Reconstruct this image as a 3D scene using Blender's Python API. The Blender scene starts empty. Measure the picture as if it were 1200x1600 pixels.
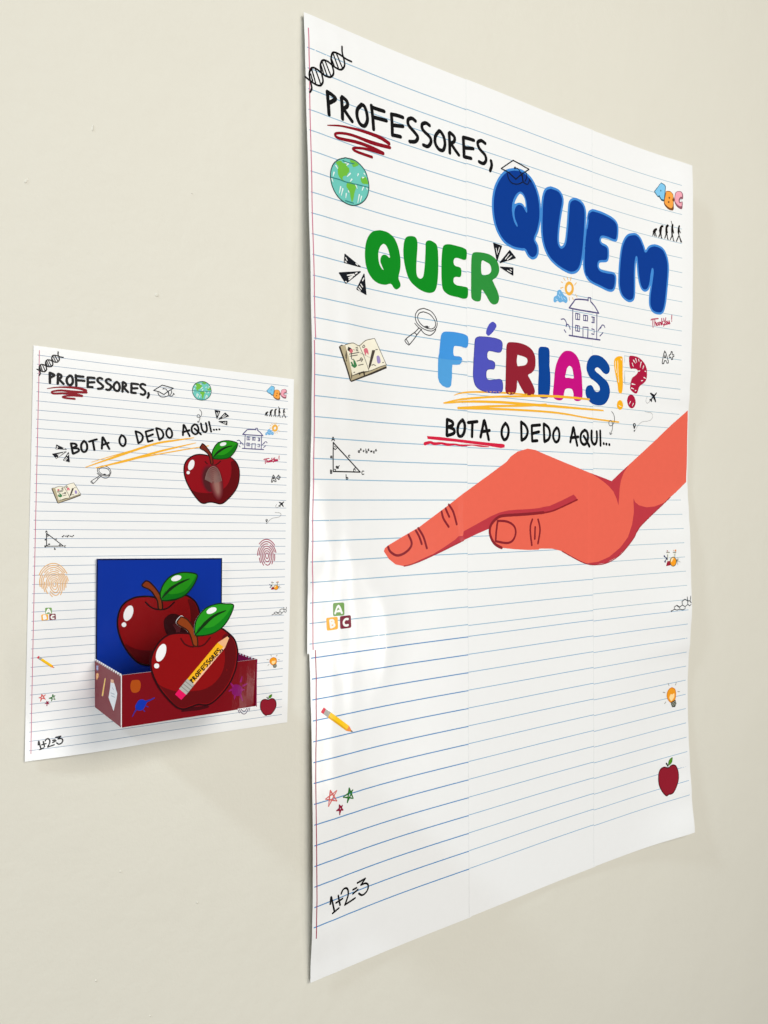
import bpy, bmesh, math, random
import numpy as np
from mathutils import Vector, Matrix
from mathutils.geometry import delaunay_2d_cdt

random.seed(7)
scene = bpy.context.scene
COL = scene.collection

# ---------------------------------------------------------------- camera
F_PX, CAM, YAW, PITCH, ROLL = 1227.32, (-0.33484, -0.60591, 0.41923), -0.606333, -0.008716, -0.004297
cam_data = bpy.data.cameras.new("camera")
cam = bpy.data.objects.new("camera", cam_data)
COL.objects.link(cam)
cam_data.sensor_fit = 'VERTICAL'
cam_data.sensor_height = 36.0
cam_data.lens = F_PX / 1600.0 * 36.0
cam_data.clip_start = 0.01
cam_data.clip_end = 100.0
_fwd = Vector((-math.sin(YAW) * math.cos(PITCH), math.cos(YAW) * math.cos(PITCH), math.sin(PITCH)))
_r0 = Vector((math.cos(YAW), math.sin(YAW), 0)); _u0 = _r0.cross(_fwd)
_right = math.cos(ROLL) * _r0 + math.sin(ROLL) * _u0
_up = -math.sin(ROLL) * _r0 + math.cos(ROLL) * _u0
_m = Matrix((_right, _up, -_fwd)).transposed().to_4x4()
_m.translation = Vector(CAM)
cam.matrix_world = _m
scene.camera = cam

# ---------------------------------------------------------------- light
world = bpy.data.worlds.new("World")
scene.world = world
world.use_nodes = True
bg = world.node_tree.nodes["Background"]
bg.inputs[0].default_value = (1.0, 0.98, 0.94, 1)
bg.inputs[1].default_value = 0.14


def area(name, loc, target, sx, sy, watts, colour):
    d = bpy.data.lights.new(name, 'AREA')
    d.shape = 'RECTANGLE'; d.size = sx; d.size_y = sy; d.energy = watts; d.color = colour
    o = bpy.data.objects.new(name, d); COL.objects.link(o)
    o.location = loc
    o.rotation_euler = (Vector(target) - Vector(loc)).to_track_quat('-Z', 'Y').to_euler()
    return o


area("room_light", (0.42, -2.4, 1.52), (0.35, 0, 0.28), 1.2, 0.8, 43.0, (1.0, 0.965, 0.90))     # large soft key lamp in front of the wall
area("fill_light", (-0.45, -2.5, 0.25), (0.1, 0, 0.40), 1.1, 1.3, 27.0, (0.97, 0.985, 1.0))         # soft fill lamp added behind the camera
area("glare_light", (1.28, -1.75, -0.08), (0.05, 0, 0.33), 0.13, 0.90, 3.8, (1.0, 0.98, 0.94))   # unseen narrow lamp, placed for glare along the left of the poster
area("grazing_light", (-3.75, -0.70, 3.85), (0.0, 0, 0.2), 0.34, 0.34, 155.0, (0.72, 0.86, 1.0))   # side light that skims the wall

scene.view_settings.view_transform = 'Standard'
scene.view_settings.look = 'None'
scene.view_settings.exposure = 0.0
scene.view_settings.gamma = 1.0
scene.view_settings.use_curve_mapping = False

# ---------------------------------------------------------------- paper shapes (millimetres)
BIG_W, BIG_H = 555.4, 847.3
SMALL_X, SMALL_Z, SMALL_ROT = -227.99, 237.76, -0.02806
SMALL_W, SMALL_H = 210.0, 297.0
LEFT_LIFT = [(-20, 1.5), (8, 2.6), (50, 5.9), (78, 7.3), (135, 7.9), (218, 7.1), (260, 5.2), (296, 3.3), (324, 3.6), (358, 5.1),
             (397, 7.8), (447, 10.6), (496, 13.3), (546, 15), (606, 12.8), (690, 9.7), (785, 6.2), (819, 4.9), (844, 3.4), (870, 3)]
RIGHT_LIFT = [(-20, 12), (-1, 10.7), (49, 6.0), (89, 3.3), (122, 1.7), (154, .8), (175, .6), (191, .7), (220, 1.9), (245, 4.6), (286, 7), (335, 5.6),
              (376, 4.6), (409, 2.8), (433, 1.3), (446, .8), (490, 1.4), (539, 2.6), (556, 4.2), (596, 6.4), (677, 8.5), (733, 9.3), (814, 9.7), (847, 8.7), (870, 8.5)]
COL_EDGE = [0.0, 187.0, 376.0, BIG_W]          # left edges of the three columns of sheets
ROW_EDGE = [BIG_H, 562.0, 292.5, 0.0]          # top edges of the three rows of sheets


def lookup(tab, x):
    if x <= tab[0][0]: return tab[0][1]
    for (a, b), (c, e) in zip(tab, tab[1:]):
        if x <= c:
            t = (x - a) / (c - a); t = t * t * (3 - 2 * t)
            return b + (e - b) * t
    return tab[-1][1]


def big_bend(u, v):
    """distance of the large poster from the wall at (u, v)"""
    l = lookup(LEFT_LIFT, v); r = lookup(RIGHT_LIFT, v)
    d = 1.0 + l * math.exp(-(max(u, 0) / 62.0) ** 1.5) + r * math.exp(-(max(BIG_W - u, 0) / 75.0) ** 1.6)
    d += .28 * math.sin(u * .031 + 1.3 + .4 * math.sin(v * .013)) + .25 * math.sin(v * .021 + u * .012)
    d += 1.0 * math.exp(-((u - 52) / 22) ** 2 - ((v - 345) / 46) ** 2)      # soft dents by the left edge
    d -= .5 * math.exp(-((u - 30) / 16) ** 2 - ((v - 300) / 30) ** 2)
    d += .5 * math.exp(-((u - 34) / 20) ** 2 - ((v - 170) / 40) ** 2)
    d += 1.9 * math.exp(-((u - 42) / 13) ** 2 - ((v - 545) / 60) ** 2)       # a soft crease
    d += .7 * math.exp(-((u - 88 + (v - 330) * .1) / 13) ** 2 - ((v - 318) / 34) ** 2)
    if u < 110 and 200 < v < 420:                                             # an arched crease where the paper buckles
        rho = math.hypot((u - 38) / 46, (v - 285) / 88)
        d += .42 * math.exp(-((rho - 1) / .16) ** 2) * min(1, max(0, (v - 235) / 40))
    d += .13 * math.sin(u * .27 + v * .006) * math.exp(-((u - 30) / 34) ** 2)
    return d


def big_step(u, v, m=0.0):
    """top of the overlapping sheets at (u, v): later columns and lower rows lie on top"""
    s = 0.0
    for i in range(3):
        for j in range(3):
            if COL_EDGE[i] - m <= u and v <= ROW_EDGE[j] + m: s = max(s, .22 * i + .28 * j)
    return s


def small_bend(u, v):
    d = .7 + 3.2 * math.exp(-(max(v, 0) / 26.0) ** 1.5) * math.exp(-((u - 45) / 45.0) ** 2)
    d += .9 * math.exp(-(max(SMALL_W - u, 0) / 18.0)) * (.4 + .6 * math.sin(v * .012))
    return d + .15 * math.sin(v * .03 + u * .02)


ART = {
 'word_professores': [
  ('s', '0c0c0e', 3.4, ["223,7838 232,7736 238,7645", "223,7843 278,7830 308,7805 247,7754", "375,7834 383,7743 384,7652", "384,7848 434,7830 441,7789 396,7745", "400,7746 446,7704 492,7665", "602,7850 554,7791 550,7722 583,7668 634,7666 666,7723 660,7792 633,7843 602,7850", "714,7875 730,7763 738,7665", "722,7863 791,7864 861,7868", "732,7776 808,7782 887,7788", "948,7862 955,7766 958,7672", "948,7866 1019,7874 1083,7875", "958,7767 1019,7778 1083,7791", "958,7674 1009,7680 1054,7684", "1234,7884 1191,7897 1147,7871 1151,7821 1226,7770 1262,7734 1233,7687 1164,7668", "1407,7888 1361,7899 1316,7872 1325,7823 1407,7778 1424,7733 1387,7680 1331,7678", "1528,7868 1481,7806 1477,7736 1520,7688 1574,7690 1599,7752 1584,7822 1550,7860 1528,7868", "1652,7875 1658,7782 1660,7685", "1664,7886 1717,7859 1717,7815 1667,7775", "1679,7778 1727,7733 1775,7693", "1833,7878 1839,7783 1843,7694", "1835,7883 1902,7887 1971,7888", "1845,7781 1901,7791 1963,7802", "1845,7692 1892,7694 1935,7697", "2124,7897 2071,7910 2023,7878 2047,7823 2120,7778 2136,7728 2101,7685 2043,7689", "2204,7737 2214,7694 2193,7634"]),
 ],
 'red_scribble': [
  ('s', '850b1c', [0.8,1.6,2.6,3.4,3.6], ["219,7544 379,7585 599,7610 806,7610 915,7584"]),
  ('s', '850b1c', [3.2,3.4,2.6,2.2,2.2,2.6,2.8,3.2,3], ["925,7548 719,7535 480,7537 336,7509 297,7481 342,7464 529,7488 700,7489 846,7473"]),
  ('s', '850b1c', [2.6,2.4,2.2,2.4,2.6], ["846,7468 648,7457 507,7425 527,7402 713,7401"]),
 ],
 'letter_q_blue': [
  ('f', '00378c', 0, ["2524,7728 2418,7683 2323,7587 2256,7462 2229,7318 2242,7163 2296,7035 2391,6943 2516,6906 2644,6908 2695,6913 2744,6862 2802,6842 2860,6867 2890,6923 2881,6994 2840,7055 2889,7161 2924,7303 2918,7446 2879,7572 2800,7678 2699,7730 2614,7742", "2628,7516 2572,7483 2524,7412 2502,7327 2511,7238 2539,7173 2573,7138 2584,7152 2544,7225 2539,7294 2564,7346 2606,7373 2660,7367 2720,7312 2723,7374 2711,7439 2677,7496"]),
  ('s', '3f86cf', 2.4, ["2524,7728 2418,7683 2323,7587 2256,7462 2229,7318 2242,7163 2296,7035 2391,6943 2516,6906 2644,6908 2695,6913 2744,6862 2802,6842 2860,6867 2890,6923 2881,6994 2840,7055 2889,7161 2924,7303 2918,7446 2879,7572 2800,7678 2699,7730 2614,7742 2524,7728"]),
  ('f', '3f86cf', 0, ["2628,7516 2572,7483 2524,7412 2502,7327 2511,7238 2539,7173 2573,7138 2584,7152 2544,7225 2539,7294 2564,7346 2606,7373 2660,7367 2720,7312 2723,7374 2711,7439 2677,7496"]),
  ('f', 'e9e8e4', 0, ["2623,7492 2578,7446 2541,7373 2603,7395 2657,7394 2697,7366 2697,7419 2674,7471"]),
 ],
 'letter_u_blue': [
  ('f', '00378c', 0, ["3087,7665 3006,7622 2962,7518 2948,7349 2948,7162 2978,7023 3052,6911 3172,6837 3325,6792 3433,6788 3526,6838 3579,6938 3611,7095 3636,7338 3643,7513 3605,7592 3526,7623 3448,7617 3386,7567 3367,7457 3349,7282 3318,7106 3263,7043 3224,7057 3205,7117 3217,7257 3247,7411 3278,7545 3263,7615 3202,7659"]),
  ('s', '3f86cf', 2.4, ["3087,7665 3006,7622 2962,7518 2948,7349 2948,7162 2978,7023 3052,6911 3172,6837 3325,6792 3433,6788 3526,6838 3579,6938 3611,7095 3636,7338 3643,7513 3605,7592 3526,7623 3448,7617 3386,7567 3367,7457 3349,7282 3318,7106 3263,7043 3224,7057 3205,7117 3217,7257 3247,7411 3278,7545 3263,7615 3202,7659 3087,7665"]),
 ],
 'letter_e_blue': [
  ('f', '00378c', 0, ["3764,7558 3700,7514 3674,7389 3645,7210 3620,7031 3620,6879 3659,6788 3739,6735 3894,6704 4043,6681 4120,6704 4153,6783 4153,6866 4109,6893 4009,6888 3900,6892 3855,6929 3877,6988 3992,7016 4025,7062 4025,7157 3992,7189 3913,7204 3890,7242 3920,7282 4009,7288 4142,7279 4182,7320 4193,7434 4166,7496 4076,7535 3911,7557"]),
  ('s', '3f86cf', 2.4, ["3764,7558 3700,7514 3674,7389 3645,7210 3620,7031 3620,6879 3659,6788 3739,6735 3894,6704 4043,6681 4120,6704 4153,6783 4153,6866 4109,6893 4009,6888 3900,6892 3855,6929 3877,6988 3992,7016 4025,7062 4025,7157 3992,7189 3913,7204 3890,7242 3920,7282 4009,7288 4142,7279 4182,7320 4193,7434 4166,7496 4076,7535 3911,7557 3764,7558"]),
 ],
 'letter_m_blue': [
  ('f', '00378c', 0, ["4483,7420 4362,7376 4277,7258 4237,7093 4217,6910 4221,6753 4269,6658 4365,6611 4441,6619 4485,6666 4495,6793 4494,6953 4507,7093 4527,7151 4541,7075 4559,6941 4598,6820 4657,6773 4726,6792 4770,6868 4793,6988 4813,7053 4820,7003 4794,6860 4767,6716 4772,6601 4832,6539 4935,6528 5003,6559 5042,6658 5069,6827 5091,7019 5090,7160 5048,7272 4980,7332 4860,7348 4757,7314 4688,7245 4654,7301 4596,7383 4534,7418"]),
  ('s', '3f86cf', 2.4, ["4483,7420 4362,7376 4277,7258 4237,7093 4217,6910 4221,6753 4269,6658 4365,6611 4441,6619 4485,6666 4495,6793 4494,6953 4507,7093 4527,7151 4541,7075 4559,6941 4598,6820 4657,6773 4726,6792 4770,6868 4793,6988 4813,7053 4820,7003 4794,6860 4767,6716 4772,6601 4832,6539 4935,6528 5003,6559 5042,6658 5069,6827 5091,7019 5090,7160 5048,7272 4980,7332 4860,7348 4757,7314 4688,7245 4654,7301 4596,7383 4534,7418 4483,7420"]),
 ],
 'letter_q_green': [
  ('f', '06861c', 0, ["780,6741 701,6706 642,6623 618,6521 620,6416 648,6333 705,6274 773,6247 853,6247 922,6268 957,6237 991,6227 1031,6255 1038,6287 1015,6343 1035,6423 1041,6515 1019,6620 974,6701 906,6741 837,6748", "835,6625 801,6594 779,6542 776,6488 787,6431 813,6394 836,6384 815,6419 799,6457 807,6497 834,6524 872,6528 912,6511 903,6561 881,6605 858,6624"]),
 ],
 'letter_u_green': [
  ('f', '06861c', 0, ["1172,6768 1113,6744 1085,6687 1076,6576 1098,6452 1143,6350 1225,6290 1319,6259 1402,6258 1462,6290 1492,6370 1506,6523 1505,6654 1491,6737 1443,6765 1391,6768 1352,6739 1347,6663 1338,6531 1320,6417 1292,6381 1254,6384 1233,6430 1237,6551 1248,6663 1248,6728 1225,6766"]),
 ],
 'letter_e_green': [
  ('f', '06861c', 0, ["1625,6775 1569,6742 1550,6644 1544,6510 1548,6379 1571,6307 1645,6274 1756,6268 1832,6264 1878,6286 1888,6345 1879,6383 1820,6387 1732,6389 1700,6412 1703,6451 1733,6469 1783,6474 1799,6505 1799,6553 1779,6573 1722,6578 1702,6604 1710,6643 1748,6660 1835,6656 1866,6671 1874,6720 1867,6762 1811,6777 1711,6781"]),
 ],
 'letter_r_green': [
  ('f', '2a8a38', 0, ["1990,6761 1946,6733 1932,6653 1928,6478 1927,6322 1942,6276 1999,6261 2051,6278 2065,6333 2076,6392 2131,6343 2184,6282 2237,6264 2292,6287 2314,6341 2293,6407 2239,6488 2226,6516 2280,6555 2316,6620 2308,6689 2268,6741 2187,6771 2094,6774", "2073,6683 2072,6554 2132,6554 2186,6579 2205,6621 2187,6668 2133,6686"]),
 ],
 'spark_strokes_west': [
  ('p', '10141c', 0, ["381,6433 371,6358 558,6359"]),
  ('l', '10141c', 1.0, ["381,6433 371,6358 558,6359 381,6433"]),
  ('s', 'e8e7e4', 0.9, ["389,6405 403,6385", "379,6371 395,6365", "509,6377 528,6369"]),
  ('p', '10141c', 0, ["312,6252 382,6174 558,6312"]),
  ('l', '10141c', 1.0, ["312,6252 382,6174 558,6312 312,6252"]),
  ('s', 'e8e7e4', 0.9, ["403,6249 480,6274", "417,6229 488,6270", "421,6213 464,6250", "379,6188 390,6186", "499,6284 519,6295"]),
  ('p', '10141c', 0, ["602,6298 514,6147 622,6119"]),
  ('l', '10141c', 1.0, ["602,6298 514,6147 622,6119 602,6298"]),
  ('s', 'e8e7e4', 0.9, ["527,6156 553,6137", "543,6176 565,6157", "562,6200 581,6180", "582,6236 599,6262"]),
 ],
 'spark_strokes_east': [
  ('p', '10141c', 0, ["2239,6897 2350,6888 2287,6727"]),
  ('l', '10141c', 1.1, ["2239,6897 2350,6888 2287,6727 2239,6897"]),
  ('s', 'e8e7e4', 0.8, ["2274,6852 2290,6795", "2320,6868 2303,6817"]),
  ('p', '10141c', 0, ["2469,6863 2550,6803 2330,6714"]),
  ('l', '10141c', 1.1, ["2469,6863 2550,6803 2330,6714 2469,6863"]),
  ('s', 'e8e7e4', 0.8, ["2405,6765 2460,6826", "2432,6760 2497,6812"]),
  ('p', '10141c', 0, ["2335,6667 2516,6688 2513,6615"]),
  ('l', '10141c', 1.1, ["2335,6667 2516,6688 2513,6615 2335,6667"]),
  ('s', 'e8e7e4', 0.8, ["2432,6650 2487,6639", "2474,6667 2496,6661"]),
 ],
 'letter_f_sky': [
  ('f', '3f90d6', 0, ["1591,5906 1554,5889 1533,5856 1521,5775 1511,5689 1507,5632 1620,5632 1791,5638 1798,5657 1792,5671 1766,5678 1719,5677 1693,5684 1692,5727 1701,5770 1732,5779 1795,5779 1851,5773 1877,5791 1886,5830 1886,5869 1865,5900 1795,5913 1695,5915"]),
  ('p', '4f9bd5', 0, ["1495,5632 1492,5536 1492,5442 1510,5397 1547,5367 1601,5352 1638,5357 1660,5381 1670,5458 1672,5553 1677,5586 1731,5590 1771,5597 1791,5618 1798,5633"]),
 ],
 'letter_e_violet': [
  ('f', '4c4fb4', 0, ["2039,5909 1993,5892 1974,5855 1964,5747 1953,5629 1946,5521 1955,5454 1984,5398 2049,5364 2155,5348 2262,5349 2330,5364 2355,5399 2355,5459 2338,5492 2303,5497 2236,5486 2169,5476 2131,5489 2124,5538 2137,5576 2182,5591 2229,5595 2247,5629 2241,5663 2210,5679 2170,5682 2144,5697 2141,5746 2164,5776 2211,5779 2292,5775 2333,5787 2354,5829 2354,5879 2327,5906 2252,5917 2145,5917"]),
  ('f', '4c4fb4', 0, ["2220,6084 2175,6056 2139,6002 2128,5952 2158,5931 2192,5950 2239,5995 2274,6044 2260,6072"]),
  ('s', '3a3a8c', 0.5, ["2039,5909 1993,5892 1974,5855 1964,5747 1953,5629 1946,5521 1955,5454 1984,5398 2049,5364 2155,5348 2262,5349 2330,5364 2355,5399 2355,5459 2338,5492 2303,5497 2236,5486 2169,5476 2131,5489 2124,5538 2137,5576 2182,5591 2229,5595 2247,5629 2241,5663 2210,5679 2170,5682 2144,5697 2141,5746 2164,5776 2211,5779 2292,5775 2333,5787 2354,5829 2354,5879 2327,5906 2252,5917 2145,5917 2039,5909"]),
 ],
 'letter_r_red': [
  ('f', '8c1c2d', 0, ["2472,5903 2428,5883 2412,5836 2408,5725 2400,5603 2395,5472 2392,5392 2419,5354 2482,5349 2531,5368 2556,5415 2565,5487 2572,5504 2603,5460 2660,5393 2710,5351 2753,5347 2804,5368 2831,5412 2812,5467 2762,5535 2730,5579 2784,5609 2828,5653 2847,5729 2837,5801 2794,5858 2714,5895 2600,5910", "2573,5771 2569,5668 2626,5668 2691,5685 2723,5722 2713,5757 2663,5772 2610,5777"]),
 ],
 'letter_i_blue': [
  ('f', '003f8f', 0, ["2962,5910 2912,5899 2891,5856 2890,5752 2894,5648 2885,5544 2880,5428 2888,5371 2932,5347 2982,5347 3032,5361 3057,5407 3070,5501 3072,5607 3063,5688 3065,5793 3064,5875 3036,5909"]),
 ],
 'letter_a_magenta': [
  ('f', 'c0047b', 0, ["3358,5909 3289,5890 3220,5827 3172,5745 3143,5649 3125,5518 3111,5411 3124,5365 3174,5345 3234,5346 3273,5370 3289,5431 3311,5474 3363,5489 3415,5482 3439,5442 3442,5383 3475,5358 3527,5359 3572,5380 3590,5436 3585,5556 3574,5688 3548,5794 3505,5862 3435,5903", "3374,5740 3339,5708 3321,5659 3309,5607 3373,5608 3442,5608 3442,5652 3430,5705 3408,5735"]),
 ],
 'letter_s_blue': [
  ('f', '00418f', 0, ["3808,5908 3735,5886 3681,5826 3659,5745 3681,5686 3720,5641 3770,5615 3843,5578 3879,5538 3870,5500 3828,5485 3788,5500 3761,5537 3725,5555 3671,5539 3640,5494 3643,5440 3679,5388 3750,5344 3860,5331 3962,5355 4028,5419 4056,5496 4043,5570 4006,5619 3954,5649 3862,5696 3807,5726 3804,5751 3844,5769 3889,5754 3945,5716 4000,5705 4047,5732 4057,5782 4029,5829 3973,5873 3899,5903"]),
 ],
 'exclamation_mark': [
  ('f', 'f2ae18', 0, ["4244,5940 4187,5926 4141,5892 4132,5842 4142,5768 4170,5680 4193,5600 4208,5518 4257,5499 4280,5539 4289,5615 4288,5766 4288,5895 4281,5932"]),
  ('s', 'f4ead0', 0.8, ["4158,5871 4159,5799 4178,5741", "4198,5878 4202,5758 4213,5631", "4255,5910 4269,5897"]),
  ('f', 'f2ae18', 0, ["4292,5367 4286,5342 4270,5321 4248,5308 4223,5306 4201,5316 4185,5335 4180,5359 4186,5385 4201,5406 4224,5418 4249,5420 4271,5411 4286,5392"]),
  ('s', 'f4ead0', 0.6, ["4216,5360 4233,5350 4257,5348"]),
 ],
 'question_mark': [
  ('f', 'a8133a', 0, ["4405,5951 4463,5966 4556,5961 4626,5936 4685,5895 4722,5844 4733,5783 4726,5713 4680,5663 4615,5625 4583,5593 4552,5533 4515,5519 4443,5548 4420,5580 4428,5627 4457,5698 4513,5733 4553,5764 4565,5792 4541,5811 4488,5815 4430,5810 4408,5861"]),
  ('f', 'a8133a', 0, ["4524,5430 4522,5394 4504,5363 4475,5343 4440,5338 4407,5350 4381,5375 4368,5409 4370,5445 4386,5476 4414,5496 4449,5501 4483,5490 4509,5465"]),
  ('s', 'ece6e4', [1.3,0.5], ["4481,5914 4522,5880", "4521,5937 4543,5893", "4574,5931 4586,5909", "4621,5904 4605,5841", "4669,5863 4652,5826", "4678,5725 4714,5716", "4455,5629 4514,5626", "4446,5579 4491,5571", "4632,5682 4655,5688"]),
  ('s', 'ece6e4', [1.1,0.5], ["4428,5417 4404,5385", "4481,5398 4463,5366", "4458,5877 4482,5838", "4576,5793 4603,5799", "4514,5553 4532,5559", "4695,5803 4711,5797"]),
 ],
 'faint_box': [
  ('l', 'b9c4c8', 0.7, ["4322,5955 4320,5875", "4324,5952 4405,5951", "4323,5770 4322,5618", "4326,5618 4408,5618", "4328,5774 4512,5779"]),
 ],
 'orange_underline': [
  ('s', 'eeb02e', [0.6,1.4,1.5,1.6,2], ["1699,5285 1793,5315 1997,5341 2399,5362 2885,5369"]),
  ('s', 'eeb02e', [0.8,2,2,1.8], ["1563,5199 1802,5253 2262,5312 2885,5366"]),
  ('s', 'eeb02e', [2.4,2.4,2.4,2], ["2885,5369 3174,5384 3442,5390 3697,5390"]),
  ('s', 'eeb02e', [1.2,2.2,2.6,2.8,2.2,1.6], ["1571,5198 1869,5234 2307,5259 2680,5265 3174,5273 3937,5278"]),
  ('s', 'eeb02e', [1.4,2.2,2,2], ["1752,5165 2262,5215 2680,5248 3003,5284"]),
  ('s', 'eeb02e', [2.4,2,2,1.6,1.8], ["1752,5162 2491,5194 3173,5204 3695,5175 4209,5159"]),
 ],
 'word_bota': [
  ('s', '0c0c0e', 3.2, ["1609,5032 1607,4959 1605,4883", "1609,5038 1670,5022 1681,4988 1620,4965", "1620,4965 1692,4946 1695,4907 1612,4880", "1807,5046 1758,5001 1743,4932 1759,4885 1801,4887 1832,4936 1834,5005 1807,5046", "1881,5023 2000,5040", "1936,5026 1931,4884", "2046,4886 2074,4983 2097,5056 2130,4960 2158,4863", "2058,4939 2168,4958", "2392,5045 2348,4992 2340,4921 2374,4872 2418,4896 2438,4958 2426,5014 2392,5045", "2623,5065 2626,4967 2628,4880", "2623,5071 2689,5034 2720,4972 2689,4908 2631,4877", "2782,5039 2784,4957 2789,4876", "2785,5041 2907,5055", "2790,4957 2891,4980", "2789,4876 2865,4883", "2965,5066 2970,4966 2975,4881", "2968,5070 3039,5033 3063,4961 3039,4906 2978,4877", "3168,5039 3122,4992 3114,4928 3152,4881 3198,4905 3211,4968 3195,5022 3168,5039", "3386,4890 3414,4987 3437,5054 3470,4952 3498,4857", "3392,4937 3515,4954", "3623,5036 3566,4995 3554,4921 3593,4874 3648,4886 3676,4951 3662,5015 3623,5036", "3608,4966 3656,4911 3699,4855", "3737,5032 3737,4929 3774,4881 3815,4904 3827,4968 3824,5027", "3883,5039 3886,4951 3888,4872", "3942,4896 3945,4894", "3989,4892 3992,4890", "4040,4888 4043,4886"]),
 ],
 'red_underline': [
  ('p', 'cf1f3f', 0, ["1356,4863 1512,4862 1730,4851 1954,4840 2187,4831 2355,4827 2384,4819 2379,4791 2330,4782 2140,4799 1954,4809 1730,4822 1512,4828 1363,4835"]),
  ('s', 'cf1f3f', [3.2,2.4,2.8,2,2.6,1.6,1.8,0.8,1.4,0.6], ["1331,4787 1395,4803 1448,4792 1534,4800 1620,4790 1708,4796 1797,4789 1932,4798 2046,4792 2158,4789"]),
 ],
 'printed_globe': [
  ('f', '6cc2b6', 0, ["407,7307 328,7268 268,7209 239,7139 235,7076 250,7014 294,6950 361,6907 448,6894 522,6910 596,6955 650,7022 673,7107 662,7182 632,7248 571,7294 499,7316"]),
  ('f', '6fb83e', 0, ["298,7231 325,7255 357,7265 375,7253 412,7254 430,7231 457,7227 453,7199 425,7166 421,7151 384,7135 368,7112 383,7097 420,7093 377,7090 347,7101 321,7128 316,7169 323,7205"]),
  ('f', '6fb83e', 0, ["420,7083 457,7103 500,7096 524,7073 505,7019 492,6963 473,6925 458,6964 446,7014 413,7048"]),
  ('f', '6fb83e', 0, ["578,7169 618,7196 646,7188 664,7141 636,7131 592,7129"]),
  ('f', '6fb83e', 0, ["456,7301 505,7308 556,7290 540,7271 497,7250 480,7269"]),
  ('s', 'e3ece8', [1.1,0.5], ["297,7205 317,7184", "275,7139 262,7102", "345,7029 329,6968", "369,7017 350,6954", "408,6984 401,6944", "559,7014 540,6937", "584,7005 568,6953", "610,7100 591,7061", "459,7181 421,7141", "518,7095 536,7066", "443,7268 418,7242", "400,7265 431,7265", "551,7201 541,7179", "249,7075 261,7050", "648,7100 654,7082", "476,7133 457,7108", "619,7224 631,7213", "434,7015 440,7002", "599,7180 618,7188"]),
  ('s', '2f7f7c', 0.8, ["235,7085 323,7090 407,7089 537,7100 670,7108", "376,7272 443,7273 504,7281", "398,6919 491,6920"]),
  ('s', '2c4a48', 0.8, ["407,7307 328,7268 268,7209 239,7139 235,7076 250,7014 294,6950 361,6907 448,6894 522,6910 596,6955 650,7022 673,7107 662,7182 632,7248 571,7294 499,7316 407,7307"]),
 ],
 'graduation_cap': [
  ('l', '10141c', 1.0, ["2517,7819 2345,7692", "2517,7819 2632,7802 2752,7781", "2752,7781 2652,7712 2557,7631", "2345,7692 2452,7678 2557,7631"]),
  ('s', '10141c', 0.8, ["2434,7660 2452,7611 2502,7578 2583,7585 2658,7623", "2542,7748 2595,7746 2626,7715 2652,7671 2658,7637 2690,7617 2734,7620 2754,7659", "2702,7738 2718,7705 2709,7667 2690,7640", "2652,7698 2664,7638", "2754,7677 2779,7656"]),
  ('f', '10141c', 0, ["2554,7749 2553,7743 2549,7738 2544,7734 2539,7732 2534,7734 2530,7738 2529,7743 2530,7749 2534,7755 2539,7759 2544,7760 2549,7759 2553,7755"]),
 ],
 'magnifying_glass': [
  ('s', '26262a', 0.75, ["1321,6097 1414,6079 1474,6020 1484,5948 1433,5895 1353,5890 1274,5916 1225,5961 1218,6021 1256,6073 1321,6097", "1315,6063 1394,6050 1453,6001 1466,5949 1420,5911 1340,5914 1275,5947 1245,5994 1262,6040 1315,6063", "1281,5891 1333,5851 1406,5848 1462,5896 1466,5920", "1261,5899 1202,5845", "1281,5881 1228,5823", "1202,5847 1143,5807 1098,5771 1091,5750 1127,5724 1149,5732 1228,5823 1202,5847", "1104,5772 1136,5735", "1209,5938 1255,5903 1294,5888", "1334,5924 1367,5930 1353,5916 1386,5925"]),
 ],
 'printed_book': [
  ('p', '3b352f', 0, ["287,5593 316,5614 361,5611 857,5502 865,5471 681,5392 643,5378 427,5295 408,5304"]),
  ('p', 'b5a888', 0, ["304,5599 361,5619 446,5356 637,5412 860,5504 860,5490 681,5412 637,5393 423,5307"]),
  ('p', 'eee8d2', 0, ["357,5619 404,5636 449,5646 498,5646 529,5634 591,5539 650,5420 610,5415 557,5401 494,5376 439,5353"]),
  ('p', 'f0ead6', 0, ["529,5638 573,5677 627,5699 721,5729 860,5502 780,5472 715,5447 653,5416"]),
  ('s', '4a4436', 0.5, ["529,5636 591,5539 650,5420", "721,5729 860,5502", "357,5619 449,5647 529,5636 613,5696 721,5729", "439,5353 557,5401 650,5420 780,5474 860,5502"]),
  ('f', 'cf6b74', 0, ["444,5575 442,5566 436,5559 427,5554 418,5553 410,5555 405,5561 403,5569 405,5578 411,5585 419,5590 428,5591 437,5589 442,5583"]),
  ('f', 'd6707e', 0, ["585,5611 625,5626 644,5585 638,5569 618,5586 611,5561 598,5569"]),
  ('f', '9c8bc0', 0, ["742,5566 774,5572 790,5519 754,5505"]),
  ('s', '3d7d4c', 1.4, ["425,5467 459,5434 487,5452", "459,5434 432,5444", "466,5482 480,5460", "456,5491 466,5435"]),
  ('p', '4a423a', 0, ["688,5618 726,5622 671,5471 643,5436 645,5473"]),
  ('s', '55504a', 0.6, ["483,5610 506,5617", "486,5596 510,5604", "489,5584 511,5591", "732,5628 753,5632", "515,5456 577,5474", "401,5540 517,5572", "407,5522 502,5547", "566,5627 586,5650 599,5637 575,5624", "529,5501 550,5528 568,5516 550,5494", "683,5477 702,5486 728,5480", "812,5517 825,5520", "452,5383 466,5387", "435,5497 448,5501", "494,5491 571,5517"]),
 ],
 'dna_helix': [
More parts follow.
